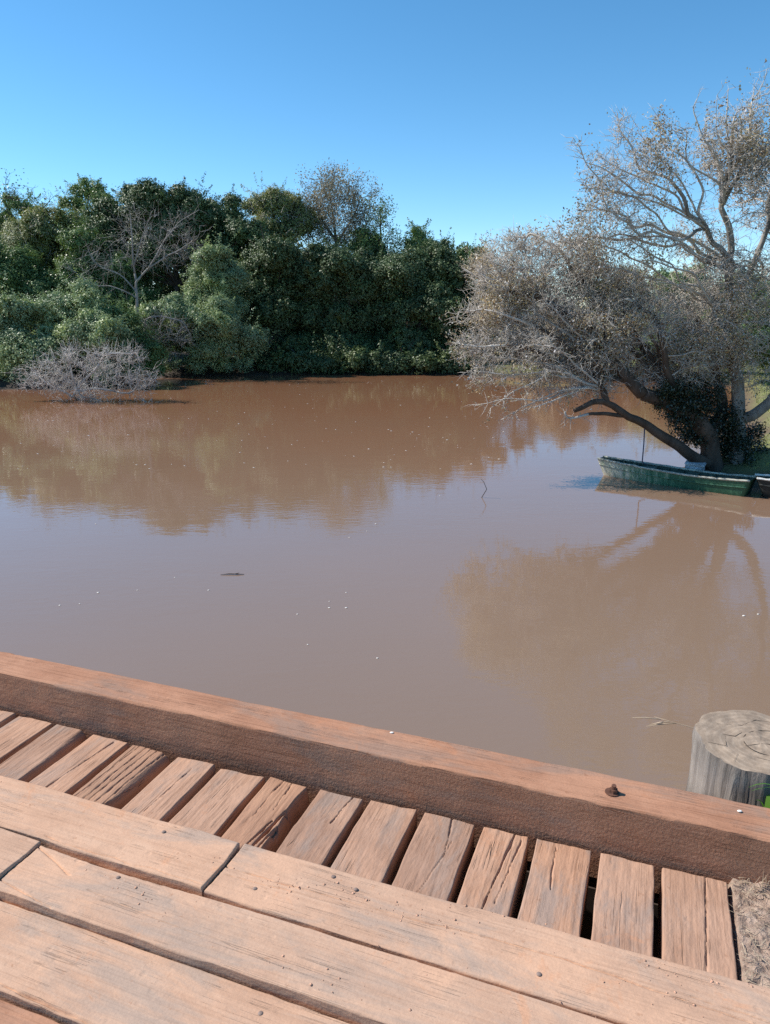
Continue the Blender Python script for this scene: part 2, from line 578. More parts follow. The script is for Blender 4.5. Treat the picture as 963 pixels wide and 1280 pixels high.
# log post
M_logside, n, b = new_mat("weathered_log_side")
v = obj_vec(n, (16, 16, 0.8), False)
g = noise_tex(n, v, 2.0, 7, 0.65, 0.5)
v2 = obj_vec(n, (1, 1, 1), False)
g2 = noise_tex(n, v2, 6.0, 4)
r = ramp(n, [(0.3, (0.13, 0.11, 0.10)), (0.48, (0.27, 0.235, 0.215)), (0.7, (0.35, 0.31, 0.28))])
n.links.new(g, r.inputs[0])
rr = ramp(n, [(0.35, (0.6, 0.58, 0.55)), (0.65, (1.05, 1.03, 1.0))])
n.links.new(g2, rr.inputs[0])
n.links.new(mixc(n, 1.0, r.outputs[0], rr.outputs[0], 'MULTIPLY'), b.inputs["Base Color"])
b.inputs["Roughness"].default_value = 0.9
b.inputs["Specular IOR Level"].default_value = 0.15
bump(n, b, g, 0.8, 0.012)
M_logtop, n, b = new_mat("sawn_log_top")
tc = N(n, "ShaderNodeTexCoord")
ln = N(n, "ShaderNodeVectorMath", operation='LENGTH')
dn = N(n, "ShaderNodeTexNoise"); dn.inputs["Scale"].default_value = 7
n.links.new(tc.outputs["Object"], dn.inputs["Vector"])
va = N(n, "ShaderNodeMix", data_type='RGBA'); va.inputs[0].default_value = 0.045
n.links.new(tc.outputs["Object"], va.inputs[6]); n.links.new(dn.outputs["Color"], va.inputs[7])
sxy = N(n, "ShaderNodeVectorMath", operation='MULTIPLY'); sxy.inputs[1].default_value = (1, 1, 0)
n.links.new(va.outputs[2], sxy.inputs[0])
n.links.new(sxy.outputs[0], ln.inputs[0])
wv = N(n, "ShaderNodeMath", operation='MULTIPLY'); wv.inputs[1].default_value = 330
n.links.new(ln.outputs["Value"], wv.inputs[0])
sn = N(n, "ShaderNodeMath", operation='SINE')
n.links.new(wv.outputs[0], sn.inputs[0])
rg = ramp(n, [(0.0, (0.335, 0.26, 0.20)), (1.0, (0.375, 0.295, 0.23))])
n.links.new(sn.outputs[0], rg.inputs[0])
pn = noise_tex(n, tc.outputs["Object"], 22, 5, 0.65)
pr = ramp(n, [(0.35, (0.72, 0.70, 0.68)), (0.65, (1.12, 1.1, 1.06))])
n.links.new(pn, pr.inputs[0])
n.links.new(mixc(n, 1.0, rg.outputs[0], pr.outputs[0], 'MULTIPLY'), b.inputs["Base Color"])
b.inputs["Roughness"].default_value = 0.95
b.inputs["Specular IOR Level"].default_value = 0.1
bump(n, b, pn, 0.6, 0.006)
M_check = simple_mat("dark_check", (0.06, 0.045, 0.035), 0.95)


# ------------------------------------------------------------------ tubes
def tube(pts, rad, sides, V_, F_, base):
    """append a tapered tube; returns new base"""
    pts = np.asarray(pts, float); rad = np.asarray(rad, float)
    k = len(pts)
    t = np.gradient(pts, axis=0)
    t /= np.linalg.norm(t, axis=1, keepdims=True) + 1e-9
    a = np.array([0, 0, 1.0]) if abs(t[0][2]) < 0.9 else np.array([1.0, 0, 0])
    nrm = np.cross(t[0], a); nrm /= np.linalg.norm(nrm)
    ang = np.arange(sides) * 2 * math.pi / sides
    ca, sa = np.cos(ang)[:, None], np.sin(ang)[:, None]
    rings = np.empty((k, sides, 3))
    for i in range(k):
        nrm = nrm - t[i] * np.dot(nrm, t[i])
        nrm /= np.linalg.norm(nrm) + 1e-9
        bn = np.cross(t[i], nrm)
        rings[i] = pts[i] + rad[i] * (ca * nrm + sa * bn)
    V_.append(rings.reshape(-1, 3))
    idx = np.arange(k * sides).reshape(k, sides) + base
    nx = np.roll(idx, -1, axis=1)
    F_.append(np.stack([idx[:-1], nx[:-1], nx[1:], idx[1:]], -1).reshape(-1, 4))
    # close both ends with a point
    V_.append(np.stack([pts[0] - t[0] * rad[0] * 0.3, pts[-1] + t[-1] * rad[-1] * 0.5]))
    c0 = base + k * sides
    F_.append(np.stack([nx[0], idx[0], np.full(sides, c0), np.full(sides, c0)], -1)[:, :3])
    F_.append(np.stack([idx[-1], nx[-1], np.full(sides, c0 + 1)], -1))
    return base + k * sides + 2


class Tubes:
    def __init__(s):
        s.v, s.f, s.n = [], [], 0

    def add(s, pts, rad, sides=6):
        s.n = tube(pts, rad, sides, s.v, s.f, s.n)

    def batch_twigs(s, p0, p1, p2, r0):
        """many three-sided twigs at once"""
        n = len(p0)
        if n == 0: return
        d = p2 - p0
        a = np.cross(d, np.random.RandomState(1).randn(n, 3)); a /= np.linalg.norm(a, axis=1, keepdims=True) + 1e-9
        bq = np.cross(d, a); bq /= np.linalg.norm(bq, axis=1, keepdims=True) + 1e-9
        vs = []
        for q, rr in ((p0, r0), (p1, r0 * 0.75)):
            for k in range(3):
                an = k * 2 * math.pi / 3
                vs.append(q + (math.cos(an) * a + math.sin(an) * bq) * rr[:, None])
        vs.append(p2)
        vs = np.stack(vs, 1).reshape(-1, 3)
        o = np.arange(n)[:, None] * 7 + s.n
        q = []
        for k in range(3):
            k2 = (k + 1) % 3
            q.append(np.concatenate([o + k, o + k2, o + 3 + k2, o + 3 + k], 1))
        tr = []
        for k in range(3):
            k2 = (k + 1) % 3
            tr.append(np.concatenate([o + 3 + k, o + 3 + k2, o + 6], 1))
        s.v.append(vs); s.f += q + tr; s.n += n * 7

    def mesh(s, name, origin=(0, 0, 0), smooth=True):
        v = np.concatenate(s.v) - np.asarray(origin)
        q = [f for f in s.f if f.shape[1] == 4]; t = [f for f in s.f if f.shape[1] == 3]
        fs = []
        if q: fs.append(np.concatenate(q))
        if t: fs.append(np.concatenate(t))
        return np_mesh(name, v, fs, smooth)


# ------------------------------------------------------------------ leaves
def leaf_verts(pos, nrm, length, width, rng, droop=0.0):
    n = len(pos)
    nrm = nrm / (np.linalg.norm(nrm, axis=1, keepdims=True) + 1e-9)
    a = rng.randn(n, 3); a[:, 2] -= droop
    a -= nrm * np.sum(a * nrm, 1, keepdims=True)
    a /= np.linalg.norm(a, axis=1, keepdims=True) + 1e-9
    bq = np.cross(nrm, a)
    L = length[:, None]; Wd = width[:, None]
    v = np.stack([pos - a * L * .5, pos + bq * Wd * .5 - a * L * .05 + nrm * L * .06, pos + a * L * .5, pos - bq * Wd * .5 - a * L * .05 + nrm * L * .06], 1)
    return v.reshape(-1, 3)


def quads(n):
    return np.arange(n * 4, dtype=np.int32).reshape(n, 4)


def foliage_points(lobes, per_m2, rng, sub=0.30, fill=0.12, zmin=-0.75, flat=0.8):
    ps, ns, sz = [], [], []
    for c, r in lobes:
        c = np.asarray(c, float); r = np.asarray(r, float)
        rm = r.mean()
        n = int(per_m2 * 4 * math.pi * rm * rm)
        K = max(10, int(4 * math.pi / (sub * sub) * 0.42))
        d = rng.randn(K * 2, 3); d /= np.linalg.norm(d, axis=1, keepdims=True)
        d = d[d[:, 2] > zmin][:K]
        K = len(d)
        sc = c + d * r * (0.62 + 0.46 * rng.rand(K, 1))
        sr = sub * rm * (0.55 + 0.9 * rng.rand(K))
        wgt = sr ** 2; wgt /= wgt.sum()
        which = rng.choice(K, n, p=wgt)
        g = rng.randn(n, 3) * 0.55
        g[:, 2] *= flat
        pos = sc[which] + g * sr[which][:, None]
        nr = d[which] * 0.6 + g * 0.75 + np.array([0, 0, 0.45]) + rng.randn(n, 3) * 0.30
        nf = int(n * fill)
        dd = rng.randn(nf, 3); dd /= np.linalg.norm(dd, axis=1, keepdims=True)
        pf = c + dd * r * (rng.rand(nf, 1) ** 0.5) * 0.72
        ps += [pos, pf]; ns += [nr, rng.randn(nf, 3) + dd * .5 + np.array([0, 0, .4])]
        sz += [np.ones(n), np.full(nf, 2.8)]
    foliage_points.size = np.concatenate(sz)
    return np.concatenate(ps), np.concatenate(ns)


def tree(name, label, cat, base, lobes, mat, per_m2=90, leaf=(0.17, 0.09), seed=0, group=None, trunk_r=0.16,
         bark=None, sub=0.30, fill=0.12, zmin=-0.75, zfloor=0.02, droop=0.3, limbs=True, twigs=0):
    rng = np.random.RandomState(seed)
    base = np.asarray(base, float)
    t = empty(name, base, label, cat, group)
    core = lobes
    lobes = []
    for c, r_ in core:
        r_ = np.asarray(r_)
        lobes.append((c, r_ * np.array([rng.uniform(.72, 1.0), rng.uniform(.8, 1.02), rng.uniform(.62, .92)])))
        for k in range(7 if cat == 'shrub' else 5):
            d = rng.randn(3); d[2] = abs(d[2]) * .8 - .15; d[1] = -abs(d[1]) if rng.rand() < .6 else d[1]
            d /= np.linalg.norm(d)
            lobes.append((np.asarray(c) + d * r_ * rng.uniform(.6, .85), r_ * rng.uniform(.28, .48)))
    # trunk and limbs
    tb = Tubes()
    cen = np.mean([c for c, r in lobes], axis=0)
    top = max(c[2] for c, r in lobes)
    fork = base * 0.55 + cen * 0.45
    fork[2] = base[2] + (cen[2] - base[2]) * 0.55
    mid = (base + fork) / 2 + rng.randn(3) * np.array([.15, .15, 0]) * (fork[2] - base[2]) * .4
    tb.add([base - np.array([0, 0, .4]), base, mid, fork], [trunk_r * 1.3, trunk_r, trunk_r * .8, trunk_r * .65], 8)
    if limbs:
        for c, r in core:
            c = np.asarray(c)
            k = (fork + c) / 2 + rng.randn(3) * 0.2 + np.array([0, 0, -.1])
            tb.add([fork, k, c, c + (c - fork) * .12], [trunk_r * .5, trunk_r * .36, trunk_r * .2, trunk_r * .06], 5)
            for j in range(4):
                e = c + rng.randn(3) * np.asarray(r) * .55
                tb.add([k * .4 + c * .6, (c + e) / 2 + rng.randn(3) * .1, e], [trunk_r * .18, trunk_r * .12, trunk_r * .04], 4)
    link_mesh("trunk", tb.mesh("trunk", base), bark or M_barkdark, t)
    pos, nr = foliage_points(lobes, per_m2, rng, sub, fill, zmin)
    szs = foliage_points.size
    sh_p, sh_n = [], []
    for c, r_ in core:
        for k in range(int(7 + 5 * rng.rand())):
            d = rng.randn(3); d[2] = abs(d[2]) * .7; d /= np.linalg.norm(d)
            a = np.asarray(c) + d * np.asarray(r_) * .82
            e = a + (d + np.array([0, 0, .35]) + rng.randn(3) * .25) * rng.uniform(.4, 1.0)
            m_ = int(rng.uniform(30, 70))
            tt = rng.rand(m_, 1)
            sh_p.append(a + (e - a) * tt + rng.randn(m_, 3) * .09 * (1.2 - tt)); sh_n.append(rng.randn(m_, 3) * .6 + d + np.array([0, 0, .4]))
    pos = np.concatenate([pos] + sh_p); nr = np.concatenate([nr] + sh_n); szs = np.concatenate([szs, np.ones(len(pos) - len(szs))])
    ok = pos[:, 2] > zfloor
    pos, nr, sz = pos[ok], nr[ok], szs[ok]
    n_ = len(pos)
    L = sz * leaf[0] * (0.6 + 0.8 * rng.rand(n_)); Wd = sz * leaf[1] * (0.6 + 0.8 * rng.rand(n_))
    v = leaf_verts(pos, nr, L, Wd, rng, droop) - base
    link_mesh("crown", np_mesh("crown", v, quads(n_)), mat, t)
    if twigs:
        tw = Tubes()
        i = rng.choice(n_, twigs)
        p0 = pos[i]
        d = rng.randn(twigs, 3) * .6 + np.array([0, 0, .35]); d /= np.linalg.norm(d, axis=1, keepdims=True)
        ln_ = .35 + .6 * rng.rand(twigs, 1)
        tw.batch_twigs(p0 - d * ln_ * .5, p0 + rng.randn(twigs, 3) * .06, p0 + d * ln_ * .5, np.full(twigs, .012))
        link_mesh("twigs", tw.mesh("twigs", base), M_twiggrey, t)
    return t


def PL(px, py, rpx, Y, dY=0.0, squash=(1, 1, 1)):
    s = mpp(Y + dY)
    r = rpx * s
    return (P(px, py, Y + dY), (r * squash[0], r * squash[1], r * squash[2]))


# ------------------------------------------------------------------ branch growth (space colonisation)
def resample(pts, step):
    pts = np.asarray(pts, float)
    out = [pts[0]]
    for a, b_ in zip(pts[:-1], pts[1:]):
        d = np.linalg.norm(b_ - a)
        k = max(1, int(round(d / step)))
        for i in range(1, k + 1):
            out.append(a + (b_ - a) * i / k)
    return np.array(out)


def colonize(skel, attr, step, infl, kill, iters, rng, jitter=0.35, trop=(0, 0, 0.0), maxnodes=22000, kink=.55):
    """skel: list of (points, r0, r1). First starts the tree; others hang on the nearest node."""
    nodes, par, rmin = [], [], []
    for pts, r0, r1 in skel:
        q = resample(pts, step)
        if len(q) > 4:
            kk = np.interp(np.arange(len(q)), np.arange(0, len(q) + 4, 4), np.arange(len(np.arange(0, len(q) + 4, 4))))
            off = rng.randn(len(q) // 4 + 3, 3) * step * kink
            lo_ = np.floor(kk).astype(int); fr = (kk - lo_)[:, None]
            env = np.minimum(1, np.minimum(np.arange(len(q)), 3) / 3.0)[:, None]
            env = env * np.clip(1.15 - np.linspace(r0, r1, len(q)) / .14, .25, 1)[:, None]
            q = q + (off[lo_] * (1 - fr) + off[np.minimum(lo_ + 1, len(off) - 1)] * fr) * env + rng.randn(len(q), 3) * step * .08 * env
        rr = np.linspace(r0, r1, len(q))
        if nodes:
            d = np.linalg.norm(np.array(nodes) - q[0], axis=1)
            j = int(np.argmin(d))
            last = j if d[j] < step * 2.5 else -1
        else:
            last = -1
        for p_, r_ in zip(q, rr):
            nodes.append(p_); par.append(last); rmin.append(r_)
            last = len(nodes) - 1
    nodes = [np.array(x) for x in nodes]
    A = np.array(attr)
    arr = np.array(nodes)
    near = np.full(len(A), -1); nd = np.full(len(A), 1e9)

    def update(new_idx):
        pts = np.array([nodes[i] for i in new_idx])
        for s in range(0, len(pts), 400):
            ch = pts[s:s + 400]
            d2 = ((A ** 2).sum(1)[:, None] + (ch ** 2).sum(1)[None] - 2 * A @ ch.T)
            j = d2.argmin(1); m = np.sqrt(np.maximum(0, d2[np.arange(len(A)), j]))
            b_ = m < nd
            nd[b_] = m[b_]; near[b_] = np.array(new_idx)[s:s + 400][j[b_]]
    update(list(range(len(nodes))))
    kids = {}
    trop = np.array(trop, float)
    for it in range(iters):
        alive = nd > kill
        A, near, nd = A[alive], near[alive], nd[alive]
        if len(A) == 0 or len(nodes) > maxnodes: break
        act = nd < infl
        if not act.any(): break
        ids = near[act]
        dirs = A[act] - np.array([nodes[i] for i in ids])
        dirs /= np.linalg.norm(dirs, axis=1, keepdims=True) + 1e-9
        uq, inv = np.unique(ids, return_inverse=True)
        acc = np.zeros((len(uq), 3)); np.add.at(acc, inv, dirs)
        new = []
        for i, a in zip(uq, acc):
            if kids.get(i, 0) >= 3: continue
            l = np.linalg.norm(a)
            a = a / l if l > 1e-6 else rng.randn(3)
            a = a + rng.randn(3) * jitter + trop
            a /= np.linalg.norm(a)
            nodes.append(nodes[i] + a * step); par.append(int(i)); rmin.append(0)
            kids[i] = kids.get(i, 0) + 1
            new.append(len(nodes) - 1)
        if not new: break
        update(new)
    return np.array(nodes), np.array(par), np.array(rmin)


def branches(nodes, par, rmin, rtip, expo=0.5, rmax=0.3):
    n = len(nodes)
    cnt = np.zeros(n); has = np.zeros(n, bool)
    for i in range(n - 1, -1, -1):
        if cnt[i] == 0: cnt[i] = 1
        if par[i] >= 0: cnt[par[i]] += cnt[i]; has[par[i]] = True
    rad = np.maximum(np.minimum(rtip * cnt ** expo, rmax), rmin)
    ch = [[] for _ in range(n)]
    for i in range(n):
        if par[i] >= 0: ch[par[i]].append(i)
    chains = []
    stack = [(i, None) for i in range(n) if par[i] < 0]
    while stack:
        i, p_ = stack.pop()
        c_ = [] if p_ is None else [p_]
        while True:
            c_.append(i)
            if not ch[i]: break
            k = sorted(ch[i], key=lambda j: -(rad[j] * 1000 + cnt[j]))
            for j in k[1:]: stack.append((j, i))
            i = k[0]
        if len(c_) > 1: chains.append(c_)
    return rad, chains, ~has


def branch_tubes(nodes, rad, chains, thick):
    """returns (thick Tubes, thin Tubes): limbs and small branches"""
    a, b_ = Tubes(), Tubes()
    for c_ in chains:
        p_ = nodes[c_].copy()
        r_ = rad[c_].copy()
        if len(c_) > 1 and r_[0] > r_[1] * 1.6: r_[0] = r_[1] * 1.15
        if len(p_) > 3:
            p_[1:-1] = 0.5 * p_[1:-1] + 0.25 * (p_[:-2] + p_[2:])
        i = 0
        big = r_ > thick
        k = int(big.sum()) if big[0] else 0
        if k > 1: a.add(p_[:k], r_[:k], 9 if r_[0] > .05 else 6)
        if k < len(p_):
            s = max(0, k - 1)
            if len(p_) - s > 1: b_.add(p_[s:], r_[s:], 5 if r_[s] > .012 else 3)
    return a, b_


def lobe_points(lobes, dens, rng, shell=0.0):
    out = []
    for c, r in lobes:
        r = np.asarray(r)
        n = int(dens * 4.19 * r[0] * r[1] * r[2])
        d = rng.randn(n, 3); d /= np.linalg.norm(d, axis=1, keepdims=True)
        out.append(np.asarray(c) + d * r * (rng.rand(n, 1) ** (1 / 3.0)))
    return np.concatenate(out)


def twig_set(tb, nodes, rad, sel, k, length, r0, rng, up=0.0, out_from=None):
    """random twigs on the selected nodes; returns tips"""
    i = np.repeat(sel, k)
    p0 = nodes[i]
    d = rng.randn(len(i), 3)
    if out_from is not None:
        o = p0 - out_from; o /= np.linalg.norm(o, axis=1, keepdims=True) + 1e-9
        d += o * 0.6
    d[:, 2] += up
    d /= np.linalg.norm(d, axis=1, keepdims=True)
    L = length * (0.4 + 1.1 * rng.rand(len(i), 1))
    p1 = p0 + d * L * .5 + rng.randn(len(i), 3) * L * .08
    d2 = d + rng.randn(len(i), 3) * .35; d2 /= np.linalg.norm(d2, axis=1, keepdims=True)
    p2 = p1 + d2 * L * .5
    tb.batch_twigs(p0, p1, p2, np.full(len(i), r0))
    return p1, p2


exec_sections = []
# ------------------------------------------------------------------ terrain and river
RIVER = np.array([(-0.9, -40), (-0.9, -6), (-0.75, 0.5), (-0.35, 2.5), (1.3, 3.7), (2.9, 4.55), (3.6, 5.3), (5.2, 8.0), (8.2, 12.2), (8.5, 13.3),
                  (7.45, 14.5), (6.35, 15.35), (6.4, 16.4), (8.2, 18.0), (10.2, 21.0), (12.2, 26), (14.5, 31), (16, 35), (14, 38.2),
                  (8.4, 38.6), (6, 40.2), (3.9, 42), (-3.6, 42.2), (-8, 41.5), (-11.8, 40.2), (-13.0, 35.5), (-15, 34), (-17.2, 33.8), (-21, 31), (-25, 24),
                  (-28, 12), (-30, -40)])


def river_sd(x, y):
    """signed distance to the shoreline: negative over water"""
    x = np.asarray(x, float).ravel(); y = np.asarray(y, float).ravel()
    d = np.full(len(x), 1e9); inside = np.zeros(len(x), bool)
    n = len(RIVER)
    for i in range(n):
        ax, ay = RIVER[i]; bx, by = RIVER[(i + 1) % n]
        ex, ey = bx - ax, by - ay
        t = np.clip(((x - ax) * ex + (y - ay) * ey) / (ex * ex + ey * ey), 0, 1)
        d = np.minimum(d, np.hypot(x - ax - t * ex, y - ay - t * ey))
        c1 = (ay > y) != (by > y)
        with np.errstate(divide='ignore', invalid='ignore'):
            xx = (bx - ax) * (y - ay) / (by - ay) + ax
        inside ^= c1 & (x < xx)
    return np.where(inside, -d, d)


def ground_z(x, y):
    sh = np.shape(x)
    s = river_sd(x, y).reshape(sh)
    x = np.asarray(x, float); y = np.asarray(y, float)
    near = np.exp(-((np.maximum(0, np.hypot(x - 1.6, y - 0.6) - 2.6)) / 2.6) ** 2)
    top = 0.45 + 1.33 * near
    wid = 1.1 + 0.5 * near
    t = np.clip(s / wid, 0, 1)
    up = top * (t * t * (3 - 2 * t)) + np.clip(s - 2, 0, 400) * 0.012
    dn = np.clip(s, -6, 0) * 0.28
    nz = fnoise(x * .5, y * .5, 3, 4) * 0.10 * np.clip(s / 1.5, 0, 1)
    return np.where(s > 0, up + nz * (1 - near), dn)


def axis(lo, hi, fine_lo, fine_hi, fs):
    a = list(np.arange(fine_lo, fine_hi + 1e-6, fs))
    s = fs; x = fine_hi
    while x < hi:
        s *= 1.22; x += s; a.append(x)
    s = fs; x = fine_lo; pre = []
    while x > lo:
        s *= 1.22; x -= s; pre.append(x)
    return np.array(pre[::-1] + a)


gx = axis(-900, 900, -26, 18, 0.4); gy = axis(-500, 1500, -2, 46, 0.4)
X, Y_ = np.meshgrid(gx, gy)
Z = ground_z(X, Y_)
ny, nx_ = X.shape
idx = np.arange(nx_ * ny).reshape(ny, nx_)
q = np.stack([idx[:-1, :-1], idx[:-1, 1:], idx[1:, 1:], idx[1:, :-1]], -1).reshape(-1, 4)
tag(link_mesh("terrain", np_mesh("terrain", np.stack([X, Y_, Z], -1).reshape(-1, 3), q, True), M_ground), kind='structure')

wx = np.array([-60, -30, 0, 30, 60.]); wy = np.array([-60, -20, 0, 20, 60.])
WX, WY = np.meshgrid(wx, wy)
idx = np.arange(25).reshape(5, 5)
q = np.stack([idx[:-1, :-1], idx[:-1, 1:], idx[1:, 1:], idx[1:, :-1]], -1).reshape(-1, 4)
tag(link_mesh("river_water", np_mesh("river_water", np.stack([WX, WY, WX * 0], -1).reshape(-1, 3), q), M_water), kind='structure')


# ------------------------------------------------------------------ bridge timber
def timber(name, L, Wd, T, mat, seed, nx=60, ny=24, rnd=0.008, wob=0.003, warp=0.003, cracks=(), erode=None, endwob=0.006, loc=None, rotz=0.0, rough=0.0006, dense=0.0):
    """one sawn timber, length along local x (0..L), width along local y (0..Wd), top at z=0.
    cracks: (points[(x,y)], width, depth); erode: f(x,y)->extra depth"""
    xs = np.linspace(0, L, nx); ys = np.linspace(0, 1, ny)
    e = min(0.25, 2.2 * rnd / Wd)
    ys = np.unique(np.concatenate([[0, e * .25, e * .55], np.linspace(e, 1 - e, ny), [1 - e * .55, 1 - e * .25, 1]]))
    ex = min(.2, 2.2 * rnd / L)
    body = np.linspace(ex, 1 - ex, nx)
    if dense: body = np.concatenate([np.linspace(ex, dense / L, nx - 20), np.linspace(dense / L, 1 - ex, 21)[1:]])
    xs = np.unique(np.concatenate([[0, ex * .3, ex * .6], body, [1 - ex * .6, 1 - ex * .3, 1]])) * L
    Xg, Yg = np.meshgrid(xs, ys, indexing='ij')
    lo = wob * fnoise(xs * 5, xs * 0 + 3.3, seed, 3)
    hi = Wd + wob * fnoise(xs * 5, xs * 0 + 9.1, seed + 5, 3)
    x0 = endwob * fnoise(ys * Wd * 9, ys * 0 + 1.7, seed + 9, 3)
    x1 = endwob * fnoise(ys * Wd * 9, ys * 0 + 7.7, seed + 11, 3)
    Yr = lo[:, None] + (hi - lo)[:, None] * Yg
    fx = Xg / L
    Xr = Xg + x0[None] * (1 - fx) + x1[None] * fx
    de = np.minimum(np.minimum(Yg, 1 - Yg) * Wd, np.minimum(fx, 1 - fx) * L)
    t = np.clip(1 - de / rnd, 0, 1)
    chip = 1 + 0.8 * fnoise(Xg * 14, Yg * 3, seed + 21, 2)
    Zr = -rnd * (1 - np.sqrt(np.maximum(0, 1 - t * t))) * np.clip(chip, .3, 2)
    Zr = Zr + warp * fnoise(Xg * 2.2, Yg * Wd * 6, seed + 31, 2) + rough * fnoise(Xg * 12, Yr * 90, seed + 41, 3)
    for pts, wc, dc in cracks:
        pts = np.asarray(pts, float)
        best = np.full(Xg.shape, 1e9)
        for a, b_ in zip(pts[:-1], pts[1:]):
            ee = b_ - a
            tt = np.clip(((Xr - a[0]) * ee[0] + (Yr - a[1]) * ee[1]) / (ee @ ee), 0, 1)
            best = np.minimum(best, np.hypot(Xr - a[0] - tt * ee[0], Yr - a[1] - tt * ee[1]))
        wv = wc * (0.7 + .5 * fnoise(Xr * 20, Yr * 0 + 2, seed + 51, 2))
        Zr = Zr - dc * np.exp(-(best / np.maximum(wv * .8, .0008)) ** 2)
    if erode is not None:
        Zr = Zr - erode(Xr, Yr)
    Zr = np.maximum(Zr, -T * .93)
    A, B = Xr.shape
    top = np.stack([Xr, Yr, Zr], -1).reshape(-1, 3)
    gi = np.arange(A * B).reshape(A, B)
    qs = [np.stack([gi[:-1, :-1], gi[1:, :-1], gi[1:, 1:], gi[:-1, 1:]], -1).reshape(-1, 4)]
    loop = np.concatenate([gi[:, 0], gi[-1, 1:], gi[-2::-1, -1], gi[0, -2:0:-1]])
    bot = top[loop].copy(); bot[:, 2] = -T
    bi = np.arange(len(loop)) + A * B
    ln2 = np.roll(loop, -1); bn = np.roll(bi, -1)
    qs.append(np.stack([loop, bi, bn, ln2], -1))
    v = np.concatenate([top, bot])
    me = np_mesh(name, v, [np.concatenate(qs), bi[::-1][None, :]], True)
    sm = np.ones(len(me.polygons), bool); sm[len(qs[0]):] = False
    me.polygons.foreach_set("use_smooth", sm)
    o = link_mesh(name, me, mat, loc=loc, rotz=rotz)
    return o


def nail(parent, x, y, z=0.001, r=0.0065, mat=None):
    bm = bmesh.new()
    bmesh.ops.create_uvsphere(bm, u_segments=10, v_segments=6, radius=r)
    bmesh.ops.scale(bm, vec=(1, 1, .38), verts=bm.verts)
    bmesh.ops.translate(bm, vec=(x, y, z), verts=bm.verts)
    return link_mesh("nail", bm_mesh("nail", bm, True), mat or M_nail, parent)


